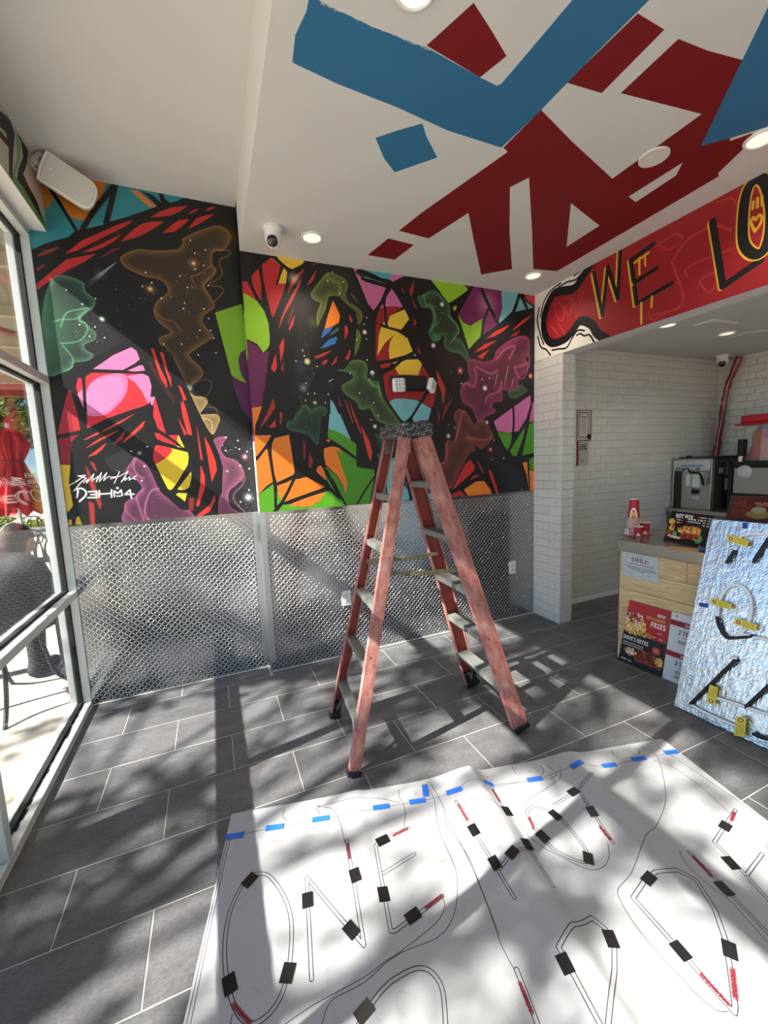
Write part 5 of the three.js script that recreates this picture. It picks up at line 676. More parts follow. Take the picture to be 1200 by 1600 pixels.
// ---------- kitchen equipment ----------
{
  const t = thing('back_counter', 'stainless steel work counter along the kitchen wall', 'counter', [5.62, 0, 0.02]);
  mesh('top', rbox(0, 0.86, 0.86, 0.9, 0, 2.6, 0.004), mSteel, t); mesh('cabinet', box(0.05, 0.855, 0.08, 0.86, 0.01, 2.58), mSteelDark, t); mesh('kick', box(0.1, 0.855, 0, 0.08, 0.01, 2.58), mBlack, t);
}
{
  const X0 = 5.7, X1 = 6.45, Z0 = 0.03, Z1 = 0.43, Y0 = 0.902, Y1 = 1.452, t = thing('shake_machine', 'boxy stainless steel shake machine with white dispensing head', 'machine', [X0, Y0, Z0]);
  const h = Y1 - Y0, d = X1 - X0, w = Z1 - Z0;
  mesh('housing', rbox(0.03, d, 0, h, 0, w, 0.008), mSteelDark, t); mesh('front_frame', join([rbox(0, 0.03, 0, h, 0, 0.02, 0.004), rbox(0, 0.03, 0, h, w - 0.02, w, 0.004), rbox(0, 0.03, h - 0.02, h, 0, w, 0.004)]), mSteel, t);
  const pn = mesh('control_panel', rbox(-0.004, 0.03, h - 0.13, h - 0.02, 0.02, w - 0.02, 0.003), M('#cfd1d0', { roughness: 0.35, metalness: 0.6 }), t);
  for (let k = 0; k < 4; k++) mesh('button', new THREE.CylinderGeometry(0.009, 0.009, 0.006, 12).rotateZ(Math.PI / 2).translate(-0.005, h - 0.11, 0.05 + k * 0.028), mBlack, pn);
  mesh('display', box(-0.006, 0, h - 0.118, h - 0.1, 0.25, 0.285), M('#3b4a56', { roughness: 0.3 }), pn); mesh('badge', box(-0.0055, 0, h - 0.085, h - 0.07, 0.09, 0.31), M('#4f8fae', { roughness: 0.4 }), pn);
  mesh('front_panel', rbox(0.008, 0.03, 0.0, h - 0.13, 0.1, w - 0.02, 0.003), mSteel, t); mesh('dark_door', rbox(0.012, 0.03, 0.0, h - 0.14, 0.02, 0.1, 0.002), M('#3c3d3c', { roughness: 0.35, metalness: 0.6 }), t);
  const hd = mesh('dispensing_head', join([rbox(-0.05, 0.02, h - 0.3, h - 0.17, 0.17, 0.225, 0.01), rbox(-0.06, 0.02, h - 0.31, h - 0.15, 0.24, 0.31, 0.01)]), M('#e6e5e0', { roughness: 0.35 }), t);
  mesh('nozzle', new THREE.CylinderGeometry(0.012, 0.016, 0.09, 12).translate(-0.02, h - 0.35, 0.205), M('#b9b8b3', { roughness: 0.3 }), hd); mesh('handle', tube([V(-0.03, h - 0.14, 0.2), V(-0.08, h - 0.15, 0.26), V(-0.08, h - 0.16, 0.33), V(-0.03, h - 0.28, 0.34)], 0.012, 16, 8), mBlack, hd); mesh('lever', tube([V(-0.02, h - 0.16, 0.2), V(-0.06, h - 0.1, 0.19), V(-0.05, h - 0.13, 0.14)], 0.006, 10, 6), mBlack, hd);
  mesh('outlet_box', rbox(-0.02, 0.01, h - 0.38, h - 0.34, 0.22, 0.28, 0.004), mBlack, t); mesh('label_plate', box(0.004, 0.009, h - 0.44, h - 0.41, 0.21, 0.29), M('#d5d2cd', { roughness: 0.5 }), t); mesh('drip_card', box(0.005, 0.009, 0.06, h - 0.45, 0.17, 0.32), M('#a9abad', { roughness: 0.4 }), t);
  const lid = mesh('top_lid', rbox(0.0, d - 0.05, h, h + 0.014, 0.06, w + 0.03, 0.004), mBlack, t); mesh('lid_knob', rbox(0.06, 0.1, h + 0.014, h + 0.03, 0.1, 0.14, 0.003), mBlack, lid);
  for (const [a, b, c, e] of [[0.12, 0.2, 0.39, 0.44], [0.24, 0.34, 0.36, 0.5], [0.42, 0.49, 0.36, 0.5], [0.24, 0.31, 0.2, 0.33]]) mesh('side_sticker', box(a, b, c, e, w, w + 0.0015), M(b === 0.31 ? '#cfcdc7' : '#97958f', { roughness: 0.5 }), t);
}
{ // red foil-wrapped hose from the machine to the ceiling
  const pts = [[1119, 711], [1121, 700], [1126, 665], [1131, 630], [1140, 595], [1149, 572], [1156, 557]].map(([u, v]) => at(u, v, 'x', 6.42)), t = thing('wrapped_hose', 'hose wrapped in shiny red film rising from the shake machine to the ceiling', 'hose', pts[0].toArray());
  const g = tube(pts.map((p) => p.clone().sub(pts[0])), 0.03, 90, 14), p = g.attributes.position, n = g.attributes.normal; for (let i = 0; i < p.count; i++) { const k = (fbm(p.getY(i) * 0.9 + 1, p.getX(i) + p.getZ(i) * 2 + 1, 16, 3, 31) - 0.5) * 0.022; p.setXYZ(i, p.getX(i) + n.getX(i) * k, p.getY(i) + n.getY(i) * k, p.getZ(i) + n.getZ(i) * k); } g.computeVertexNormals();
  mesh('film_wrap', g, M('#8a0a17', { roughness: 0.18, clearcoat: 0.8, clearcoatRoughness: 0.1 }), t);
}
{ // beverage dispenser
  const t = thing('beverage_dispenser', 'drink dispenser with red lid and clear bowl beside the shake machine', 'dispenser', [5.85, 0.902, 0.5]);
  mesh('base_frame', join([rbox(0, 0.04, 0, 0.5, 0, 0.03, 0.004), rbox(0, 0.5, 0.47, 0.505, 0, 0.45, 0.004), rbox(0, 0.04, 0, 0.5, 0.42, 0.45, 0.004), rbox(0.03, 0.5, 0, 0.48, 0.005, 0.445, 0.004)]), mBlack, t); mesh('steel_front', box(0.024, 0.03, 0.18, 0.44, 0.04, 0.41), mSteel, t); mesh('round_dial', new THREE.SphereGeometry(0.07, 20, 12).scale(0.3, 1, 1).translate(0.02, 0.4, 0.13), M('#c9cbc9', { roughness: 0.3 }), t);
  mesh('bowl', new THREE.CylinderGeometry(0.19, 0.2, 0.36, 28, 1, true).translate(0.24, 0.69, 0.21), new THREE.MeshPhysicalMaterial({ color: 0xffffff, roughness: 0.05, transmission: 0.9, thickness: 0, side: THREE.DoubleSide }), t);
  mesh('juice', new THREE.LatheGeometry([[0, 0.51], [0.15, 0.51], [0.16, 0.55], [0.12, 0.68], [0.13, 0.78], [0.08, 0.86], [0, 0.87]].map((p) => new THREE.Vector2(...p)), 24).translate(0.24, 0, 0.21), M('#a83528', { roughness: 0.3 }), t);
  mesh('lid', join([rbox(0.04, 0.44, 0.87, 0.89, 0.01, 0.41, 0.006), rbox(0.07, 0.41, 0.89, 0.97, 0.04, 0.38, 0.02)]), M('#b01727', { roughness: 0.35 }), t); mesh('tap', join([rbox(-0.03, 0.05, 0.56, 0.73, 0.08, 0.13, 0.008), new THREE.CylinderGeometry(0.02, 0.024, 0.06, 12).translate(0.0, 0.54, 0.105)]), mBlack, t); mesh('spout', new THREE.CylinderGeometry(0.02, 0.02, 0.06, 12).translate(-0.005, 0.535, 0.105), mWhite, t);
}
{ // till screen
  const X = 4.12, c = [at(1133, 812, 'x', X - 0.04), at(1230, 820, 'x', X - 0.04), at(1240, 776, 'x', X + 0.05), at(1142, 774, 'x', X + 0.05)], t = thing('menu_screen', 'black framed order screen with dim red picture behind the neon board', 'screen', [c[0].x, YC, c[0].z]);
  const o = V(c[0].x, YC, c[0].z), q = c.map((p) => p.clone().sub(o)); mesh('bezel', slab(...q, 0.025), mBlack, t);
  const nn = q[1].clone().sub(q[0]).cross(q[3].clone().sub(q[0])).normalize().multiplyScalar(0.002), mix = (a, b) => q[0].clone().multiplyScalar((1 - a) * (1 - b)).addScaledVector(q[1], a * (1 - b)).addScaledVector(q[2], a * b).addScaledVector(q[3], (1 - a) * b).add(nn);
  const [cv, x] = canvas(512, 256, '#54211d'); crumbs(x, 90, 128, 90, 128, 200, ['#6a2a24', '#4a1a18', '#5c2420'], 22); x.fillStyle = '#9a7a68'; x.fillRect(220, 60, 60, 14); x.fillRect(290, 60, 90, 14); x.fillRect(240, 84, 120, 12); x.fillStyle = '#7a6a3c'; x.beginPath(); x.ellipse(270, 200, 110, 50, 0, 0, 7); x.fill(); x.fillStyle = '#8a8a70'; x.beginPath(); x.ellipse(270, 150, 70, 40, 0, 0, 7); x.fill();
  mesh('display', quad(mix(0.05, 0.1), mix(0.95, 0.1), mix(0.95, 0.93), mix(0.05, 0.93)), M('#ffffff', { map: ctex(cv), roughness: 0.15 }), t);
  const bm = q[0].clone().lerp(q[1], 0.5); mesh('stand', join([cyl(V(bm.x + 0.06, 0, bm.z), V(bm.x + 0.05, bm.y + 0.06, bm.z), 0.02), rbox(bm.x - 0.03, bm.x + 0.15, 0, 0.012, bm.z - 0.1, bm.z + 0.1, 0.004)]), mBlack, t);
}
// framed certificate and notice on the kitchen wall
{
  const z = 0.0145, c = (u, v) => at(u, v, 'z', z);
  const a = [V(4.24, 1.69, z), V(4.42, 1.69, z), V(4.42, 1.975, z), V(4.24, 1.975, z)], t = printed('framed_certificate', 'framed certificate with dark border hanging on the tiled kitchen wall', a, 256, 400, (x, w, h) => { x.fillStyle = '#cdc6c0'; x.fillRect(0, 0, w, h); x.strokeStyle = '#4a3d3d'; x.lineWidth = 12; x.strokeRect(34, 26, w - 68, h - 60); x.fillStyle = '#9c918c'; for (let y = 90; y < 330; y += 16) x.fillRect(66 + (y % 3) * 8, y, w - 140 - (y % 5) * 6, 6); x.fillStyle = '#5b4d4b'; x.fillRect(70, 80, 116, 9); x.fillRect(52, 44, 14, 18); x.fillRect(190, 44, 18, 18); }, 0.003);
  mesh('frame', join([rbox(-0.008, 0.0, -0.008, 0.293, -0.004, 0.009, 0.001), rbox(0.18, 0.188, -0.008, 0.293, -0.004, 0.009, 0.001), rbox(-0.008, 0.188, 0.285, 0.293, -0.004, 0.009, 0.001), rbox(-0.008, 0.188, -0.008, 0.0, -0.004, 0.009, 0.001)]), M('#8f8782', { roughness: 0.4 }), t);
  mesh('seal', new THREE.CylinderGeometry(0.026, 0.026, 0.004, 20).rotateX(Math.PI / 2).translate(0.158, 0.03, 0.003), mBlack, t);
  printed('wall_notice', 'grey notice card with dark red stripe below the framed certificate', [V(4.235, 1.432, z), V(4.4, 1.432, z), V(4.4, 1.675, z), V(4.235, 1.675, z)], 256, 380, (x, w, h) => { x.fillStyle = '#b7b1ad'; x.fillRect(0, 0, w, h); x.fillStyle = '#7c1420'; x.fillRect(0, 0, 44, h); x.fillStyle = '#2a2627'; for (const [a, b, y, hh] of [[66, 150, 40, 13], [66, 44, 74, 22], [120, 84, 74, 22], [66, 50, 110, 22], [126, 24, 110, 22], [160, 64, 110, 22]]) x.fillRect(a, y, b, hh); x.fillStyle = '#3a3536'; x.fillRect(70, 284, 38, 9); x.strokeStyle = '#4a2a30'; x.lineWidth = 5; x.beginPath(); x.moveTo(90, 335); x.bezierCurveTo(110, 300, 120, 345, 130, 312); x.bezierCurveTo(140, 340, 150, 300, 162, 316); x.stroke(); }, 0.002);
}

// ---------- fixtures ----------
{ // loudspeaker under the high ceiling
  const t = thing('wall_speaker', 'white wall-mounted loudspeaker tilted in the corner above the mural', 'speaker', [0.262, 3.185, 0.07]);
  t.rotation.set(0.35, 0.16, -0.42, 'YXZ');
  const sh = new THREE.Shape(); const w = 0.122, h = 0.072; sh.moveTo(-w, -h); sh.lineTo(w - 0.05, -h); sh.quadraticCurveTo(w, -h, w, -h + 0.06); sh.lineTo(w, h - 0.06); sh.quadraticCurveTo(w, h, w - 0.05, h); sh.lineTo(-w, h); sh.quadraticCurveTo(-w - 0.012, 0, -w, -h);
  const ext = (s, d, b) => new THREE.ExtrudeGeometry(s, { depth: d, bevelEnabled: true, bevelSize: b, bevelThickness: b, bevelSegments: 2, curveSegments: 10 });
  mesh('cabinet', ext(sh, 0.085, 0.006).translate(0, 0, -0.09), M('#eceae4', { roughness: 0.55 }), t);
  const g = ext(sh, 0.006, 0.003).scale(0.92, 0.9, 1).translate(0.002, 0, 0.0), gr = mesh('grille', g, M('#cfccc6', { roughness: 0.75, bumpMap: noiseTex(64, (u, v) => 255 * (Math.sin(u * 200) * Math.sin(v * 200) > 0 ? 1 : 0.2), 6, 6), bumpScale: 0.001 }), t);
  mesh('badge', new THREE.CylinderGeometry(0.006, 0.006, 0.003, 14).rotateX(Math.PI / 2).translate(-0.085, 0.005, 0.011), mWhite, gr);
  const br = mesh('bracket', join([tube([V(-0.135, 0.06, -0.03), V(-0.16, 0.03, -0.06), V(-0.165, -0.02, -0.08), V(-0.14, -0.03, -0.1)], 0.014, 14, 8), new THREE.SphereGeometry(0.022, 12, 8).translate(-0.155, 0.0, -0.07), rbox(-0.2, -0.13, -0.04, 0.05, -0.13, -0.1, 0.006)]), M('#c9c6bf', { roughness: 0.5 }), t);
  mesh('cable', tube([V(-0.13, 0.09, -0.03), V(-0.16, 0.12, -0.05), V(-0.17, 0.1, -0.1)], 0.004, 14, 6), M('#77756f'), br);
}
function domeCam(label, p, aim, s = 1) {
  const t = thing('security_camera', label, 'camera', p.toArray()); t.scale.setScalar(s);
  mesh('mount', new THREE.CylinderGeometry(0.042, 0.047, 0.016, 24).translate(0, -0.008, 0), mWhite, t);
  const body = mesh('housing', join([new THREE.CylinderGeometry(0.036, 0.042, 0.04, 24).translate(0, -0.034, 0)]), mWhite, t);
  const q = new THREE.Quaternion().setFromUnitVectors(V(0, 0, 1), aim.clone().normalize()), ball = mesh('eyeball', new THREE.SphereGeometry(0.036, 24, 16).translate(0, -0.06, 0), mWhite, t);
  mesh('lens', new THREE.SphereGeometry(0.0265, 20, 10, 0, Math.PI * 2, 0, Math.PI / 2).rotateX(Math.PI / 2).scale(1, 1, 0.6).translate(0, 0, 0.026).applyQuaternion(q).translate(0, -0.06, 0), M('#08080b', { roughness: 0.08, clearcoat: 1 }), ball);
}
domeCam('white eyeball security camera on the low ceiling near the mural corner', V(1.332, HLOW, 0.345), V(-0.35, -0.55, 0.9), 1.25);
domeCam('white eyeball security camera under the kitchen ceiling beside the red hose', V(6.2, HK, 0.2), V(-0.9, -0.5, 0.35), 1.35);
function downlight(label, x, y, z, group, power = 60) {
  const t = thing('downlight', label, 'ceiling light', [x, y, z], 0, group);
  mesh('trim_ring', new THREE.TorusGeometry(0.062, 0.008, 8, 32).rotateX(Math.PI / 2).translate(0, -0.004, 0), mWhite, t);
  const em = M('#fff3da', { roughness: 0.5, emissive: new THREE.Color(1, 0.93, 0.78), emissiveIntensity: 2.2 }); mesh('lens', new THREE.CylinderGeometry(0.057, 0.057, 0.006, 28).translate(0, -0.004, 0), em, t);
  const l = new THREE.SpotLight(new THREE.Color(1, 0.9, 0.74), power, 0, 1.15, 0.7, 2); l.name = 'lamp_light'; l.position.set(0, -0.02, 0); l.target.position.set(0, -2, 0); l.castShadow = true; l.shadow.radius = 2.5; t.add(l, l.target);
}
const lampE = 5;
downlight('round recessed downlight beside the ceiling camera', 1.581, HLOW, 0.317, undefined, lampE); downlight('round recessed downlight near the white pier', 3.385, HLOW, 0.326, undefined, lampE); downlight('round recessed downlight beside the red beam below the blue stroke', 3.385, HLOW, 1.815, undefined, lampE);
downlight('round recessed downlight between the blue stroke and the fascia', 1.566, HLOW, 1.79, undefined, lampE);
for (const [x, z] of [[3.385, 3.3], [1.57, 3.3]]) downlight('round recessed downlight behind the painted strokes', x, HLOW, z, 'downlights behind the painted strokes', lampE);
downlight('round recessed downlight in the kitchen ceiling beside the air vent', 5.228, HK, 0.743, undefined, 3); downlight('round recessed downlight in the kitchen ceiling just behind the beam', 4.415, HK, 0.742, undefined, 3); downlight('round recessed downlight in the kitchen above the order screen', 4.8, HK, 2.0, undefined, 3);
{
  const t = thing('ceiling_cover', 'small round white cover plate on the red ceiling stroke', 'cover plate', [3.005, HLOW - 0.003, 1.56]); mesh('disc', new THREE.CylinderGeometry(0.062, 0.066, 0.01, 32).translate(0, -0.005, 0), M('#e4e0d8', { roughness: 0.5 }), t); mesh('edge_ring', new THREE.TorusGeometry(0.064, 0.003, 6, 32).rotateX(Math.PI / 2).translate(0, -0.003, 0), mWhite, t);
  const p = at(1118, 506, 'y', HK), v = thing('air_vent', 'white slotted air vent in the kitchen ceiling', 'vent', [p.x, HK, p.z]); mesh('vent_frame', rbox(-0.16, 0.16, -0.008, 0, -0.08, 0.08, 0.002), mWhite, v); for (let k = 0; k < 5; k++) mesh('slat', rbox(-0.14, 0.14, -0.013, -0.008, -0.06 + k * 0.027, -0.05 + k * 0.027, 0.001), M('#cfccc5'), v);
  const q = at(1172, 525, 'y', HK), s = thing('ceiling_hatch', 'thin round edged hatch in the kitchen ceiling', 'hatch', [q.x, HK, q.z]); mesh('disc', new THREE.CylinderGeometry(0.17, 0.17, 0.006, 32).translate(0, -0.003, 0), mPaint, s);
}
{ // emergency light on the mural
  const t = thing('emergency_light', 'black emergency light with two white lamp heads on the mural', 'emergency light', [2.42, 2.15, 0.003]);
  mesh('housing', rbox(-0.105, 0.11, -0.04, 0.075, 0, 0.06, 0.008), mBlack, t); mesh('back_plate', rbox(-0.19, -0.1, 0.03, 0.072, 0, 0.008, 0.002), M('#2f3136'), t);
  const head = (x, y, r, ry, w) => { const g = mesh('lamp_head', new RoundedBoxGeometry(w, 0.105, 0.045, 3, 0.016), M('#e7e7e4', { roughness: 0.35 }), t); g.position.set(x, y, 0.06); g.rotation.set(0, ry, r); for (let i = 0; i < 3; i++) for (let j = 0; j < 3; j++) { const l = mesh('led_lens', new THREE.SphereGeometry(0.012, 10, 6).scale(1, 1, 0.5).translate(-w * 0.28 + i * w * 0.28, -0.03 + j * 0.03, 0.024), M('#bfc4c4', { roughness: 0.15, metalness: 0.3 }), g); } };
  head(-0.14, -0.008, 0.03, -0.2, 0.1); head(0.155, 0.0, -0.45, 0.55, 0.085);
}
function outlet(label, x, y, w) { const t = thing('outlet_plate', label, 'outlet', [x, y, 0.0035]); mesh('plate', rbox(-w / 2, w / 2, -0.06, 0.06, 0, 0.008, 0.003), mWhite, t); for (const k of [-0.024, 0.024]) { const s = mesh('socket', rbox(-0.017, 0.017, k - 0.015, k + 0.015, 0.006, 0.0105, 0.003), M('#dedede'), t); for (const e of [-0.006, 0.006]) mesh('slot', box(e - 0.001, e + 0.001, k - 0.006, k + 0.004, 0.0105, 0.011), mBlack, s); } }
outlet('white electrical outlet on the diamond plate beside the ladder leg', 1.778, 0.478, 0.075); outlet('white electrical outlet on the diamond plate near the tiled pier', 3.44, 0.5, 0.075);
{ // tape mark left on the step between the two mural walls
  const y = (v) => at(380, v, 'z', 0).y, parts = [[HLOW, 3.3, BK], [y(486), HLOW, BK], [y(560), y(486), '#7fae22'], [y(690), y(560), '#5a1f50'], [HP, y(690), '#c9c6bd']], wb = scene.getObjectByName('wall_back');
  for (const [a, b, c] of parts) mesh('corner_paint', box(XS - 0.0015, XS + 0.001, Math.min(a, b), Math.max(a, b), ZL + 0.003, 0.0025), M(c, { roughness: 0.5 }), wb);
}

// ---------- outdoors ----------
const GY = -0.03;
const mConc = M('#ffffff', { roughness: 0.9, map: noiseTex(512, (u, v) => { const n = fbm(u, v, 6, 5, 300), f = fbm(u, v, 90, 2, 310), g = 172 + (n - 0.5) * 40 + (f - 0.5) * 34; return [g * 1.03, g * 0.985, g * 0.895]; }, 12, 12, true) });
{
  const g = struct('floor_patio', new THREE.PlaneGeometry(40, 40).rotateX(-Math.PI / 2).translate(-20.12, GY, -2), mConc);
  mesh('expansion_joint', join([-2.2, -4.4, -6.6, 2.2, 4.4].map((x) => box(-40, -0.13, GY, GY + 0.001, x - 0.006, x + 0.006)).concat([-1.6, -4, -6.4].map((x) => box(x - 0.006, x + 0.006, GY, GY + 0.001, -20, 16)))), M('#5d574c', { roughness: 1 }), g);
  struct('floor_street', join([new THREE.PlaneGeometry(300, 300).rotateX(-Math.PI / 2).translate(0, GY - 0.06, 0)]), M('#6f6e6b', { roughness: 0.95 }));
  struct('floor_forecourt', new THREE.PlaneGeometry(60, 14).rotateX(-Math.PI / 2).translate(6, GY, 12.4), mConc);
}
// leafy trees: crown of single leaves gathered on twigs
function leafGeo() { const g = new THREE.BufferGeometry(), p = [0, 0, 0, 0.35, 0.06, 0.3, 0.36, 0.04, 0.75, 0, -0.05, 1, -0.36, 0.04, 0.75, -0.35, 0.06, 0.3]; g.setAttribute('position', new THREE.Float32BufferAttribute(p, 3)); g.setIndex([0, 1, 5, 1, 2, 5, 2, 4, 5, 2, 3, 4]); g.computeVertexNormals(); return g; }
const mLeaf = new THREE.MeshPhysicalMaterial({ color: '#7a8c3a', roughness: 0.8, transmission: 0.25, thickness: 0, side: THREE.DoubleSide }), mBark = M('#5b5044', { roughness: 0.95 }), leaf = leafGeo();
function tree(label, base, trunkH, crown, rad, clumps, per, size, spread, keep = () => true) {
  const t = thing('leafy_tree', label, 'tree', base.toArray()), C = crown.clone().sub(base), br = [], trunkTop = V(0, trunkH, 0).lerp(V(C.x, trunkH, C.z), 0.5);
  mesh('trunk', join([tube([V(0, 0, 0), V(trunkTop.x * 0.3, trunkH * 0.5, trunkTop.z * 0.3), trunkTop, C.clone().lerp(trunkTop, 0.3)], 0.13, 14, 8)]), mBark, t);
  const im = [], up = V(0, 1, 0);
  for (let i = 0; i < clumps; i++) {
    let d; do d = V(rr(-1, 1), rr(-1, 1), rr(-1, 1)); while (d.length() > 1); const r = Math.pow(rnd(), 0.25) / Math.max(0.4, d.length()) * d.length(); d.multiplyScalar(Math.min(1, 0.45 + 0.6 * r));
    const c = C.clone().add(d.multiply(rad)); if (!keep) { const f = V(rr(-0.6, 3.6), 0, rr(-0.1, 3.4)); c.copy(f.addScaledVector(SUN, (rr(5.2, 7.2) + f.x) / -SUN.x)).sub(base); }
    const root = trunkTop.clone().lerp(C, rr(0.1, 0.9)), mid = root.clone().lerp(c, 0.55).add(V(rr(-0.2, 0.2), rr(-0.1, 0.25), rr(-0.2, 0.2))); if (i % 3 === 0) br.push(tube([root, mid, c], 0.022, 6, 4));
    for (let k = 0; k < per; k++) { const o = V(rr(-1, 1), rr(-1, 1), rr(-1, 1)).multiplyScalar(spread * Math.pow(rnd(), 0.5)), q = new THREE.Quaternion().setFromEuler(new THREE.Euler(rr(-1.2, 1.2), rr(0, 6.3), rr(-1.2, 1.2))), s = size * rr(0.7, 1.25); im.push(new THREE.Matrix4().compose(c.clone().add(o), q, V(s * 0.75, s, s))); }
  }
  const m = new THREE.InstancedMesh(leaf, mLeaf, im.length), col = new THREE.Color(); im.forEach((x, i) => { m.setMatrixAt(i, x); col.setHSL(rr(0.17, 0.27), rr(0.25, 0.45), rr(0.55, 0.8)); m.setColorAt(i, col); });
  m.name = 'foliage'; m.userData.kind = 'stuff'; m.castShadow = m.receiveShadow = true; t.add(m); mesh('branches', join(br), mBark, t);
}
tree('leafy street tree whose crown shades the big window', V(-6.9, GY, 4.0), 4.2, V(-6.3, 6.6, 2.6), V(2.3, 2.1, 2.4), 76, 42, 0.12, 0.25, null);
tree('second leafy street tree farther along the patio edge', V(-8.4, GY, 9.2), 4.4, V(-8, 7.2, 8.8), V(2.3, 2.1, 2.5), 90, 32, 0.12, 0.36);
tree('tall tree with sparse yellow-green leaves behind the red umbrella', V(-6.5, GY, -17), 3.2, V(-6.0, 5.6, -17), V(3.4, 3.2, 3), 210, 46, 0.2, 0.5);
tree('bushy tree at the far edge of the parking lot', V(-11, GY, -22), 3.2, V(-11, 4.6, -22), V(4.2, 3.4, 3), 110, 50, 0.26, 0.6);
// patio canopy beyond the window
{
  const t = thing('patio_canopy', 'brown slatted patio canopy with red steel braces outside the window', 'canopy', [-0.3, 3.2, -0.4]);
  const mUnder = M('#9a8876', { roughness: 0.85 }), mRedSteel = M('#8c3a33', { roughness: 0.6 });
  for (let k = 0; k < 20; k++) mesh('roof_board', box(-3.2, 0.0, 0, 0.03, -(k + 1) * 0.3 + 0.008, -k * 0.3), mUnder, t);
  for (const z of [-0.6, -1.8, -3, -4.2, -5.4]) mesh('joist', box(-3.2, 0, -0.1, 0, z - 0.03, z + 0.03), M('#b9a893', { roughness: 0.8 }), t);
  mesh('edge_beam', box(-3.25, 0, -0.22, 0.03, -6.12, -6.02), mRedSteel, t); mesh('side_beam', box(-3.3, -3.2, -0.2, 0.03, -6.12, 0), mRedSteel, t);
  for (const z of [-1.2, -3.6]) mesh('brace', cyl(V(-0.02, -0.5, z), V(-1.4, -0.03, z - 0.5), 0.03, 0.03, 8), mRedSteel, t);
  for (const z of [-0.1, -6.05]) mesh('post', box(-3.3, -3.2, -3.23, -0.2, z - 0.05, z + 0.05), mRedSteel, t);
}
// closed red parasol in its table
{
  const p = V(-1.78, GY, -4.55), t = thing('patio_umbrella', 'closed red patio umbrella standing in the black patio table', 'umbrella', p.toArray());
  mesh('pole', cyl(V(0, 0.0, 0), V(0, 2.35, 0), 0.02), M('#cfcfcb', { roughness: 0.35, metalness: 0.6 }), t);
  const prof = [[0.02, 2.28], [0.12, 2.22], [0.2, 2.05], [0.16, 1.92], [0.11, 1.8], [0.17, 1.6], [0.25, 1.35], [0.28, 1.16], [0.26, 1.08]].map((q) => new THREE.Vector2(...q)), g = new THREE.LatheGeometry(prof, 96), a = g.attributes.position;
  for (let i = 0; i < a.count; i++) { const x = a.getX(i), y = a.getY(i), z = a.getZ(i), th = Math.atan2(z, x), f = 1 + 0.2 * Math.sin(th * 8 + y * 1.2) + 0.07 * Math.sin(th * 17 + y * 3); a.setXYZ(i, x * f, y - (y < 1.2 ? 0.07 * Math.sin(th * 8) : 0), z * f); } g.computeVertexNormals();
  const cn = mesh('canopy_fabric', g, M('#b5222c', { roughness: 0.75 }), t); mesh('tie_strap', new THREE.TorusGeometry(0.12, 0.014, 8, 32).rotateX(Math.PI / 2).translate(0, 1.8, 0), M('#8f1b24'), cn); mesh('finial', new THREE.SphereGeometry(0.03, 12, 8).translate(0, 2.37, 0), M('#7a1a20'), t);
  // white lettering on a curved sheet, slightly proud of the folds
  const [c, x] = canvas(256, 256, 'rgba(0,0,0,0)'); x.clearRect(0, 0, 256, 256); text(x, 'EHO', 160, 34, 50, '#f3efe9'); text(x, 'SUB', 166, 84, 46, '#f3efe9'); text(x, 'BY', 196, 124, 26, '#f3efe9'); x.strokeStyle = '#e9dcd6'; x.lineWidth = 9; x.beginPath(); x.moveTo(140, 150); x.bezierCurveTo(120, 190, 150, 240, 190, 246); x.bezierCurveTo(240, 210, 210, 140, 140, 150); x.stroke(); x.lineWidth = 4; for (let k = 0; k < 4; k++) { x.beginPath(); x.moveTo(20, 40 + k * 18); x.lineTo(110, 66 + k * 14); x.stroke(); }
  const pg = new THREE.CylinderGeometry(0.3, 0.34, 0.46, 16, 1, true, 0.1, 1.35).translate(0, 1.42, 0), pm = M('#ffffff', { map: ctex(c), roughness: 0.7, transparent: true, alphaTest: 0.5 }); mesh('white_lettering', pg, pm, cn);
}
function patioTable(label, p, w, round) {
  const t = thing('patio_table', label, 'table', p.toArray()), mk = M('#2b2c2e', { roughness: 0.45, metalness: 0.5 });
  mesh('table_top', round ? new THREE.CylinderGeometry(w, w, 0.025, 36).translate(0, 0.755, 0) : rbox(-w, w, 0.742, 0.768, -w, w, 0.006), M('#8d9091', { roughness: 0.45, metalness: 0.4 }), t);
  for (const [a, b] of [[1, 1], [1, -1], [-1, 1], [-1, -1]]) mesh('leg', tube([V(a * w * 0.55, 0.745, b * w * 0.55), V(a * w * 0.35, 0.45, b * w * 0.35), V(a * w * 0.6, 0, b * w * 0.6)], 0.014, 12, 6), mk, t);
}
patioTable('grey topped patio table holding the closed umbrella', V(-1.78, GY, -4.55), 0.5, false);
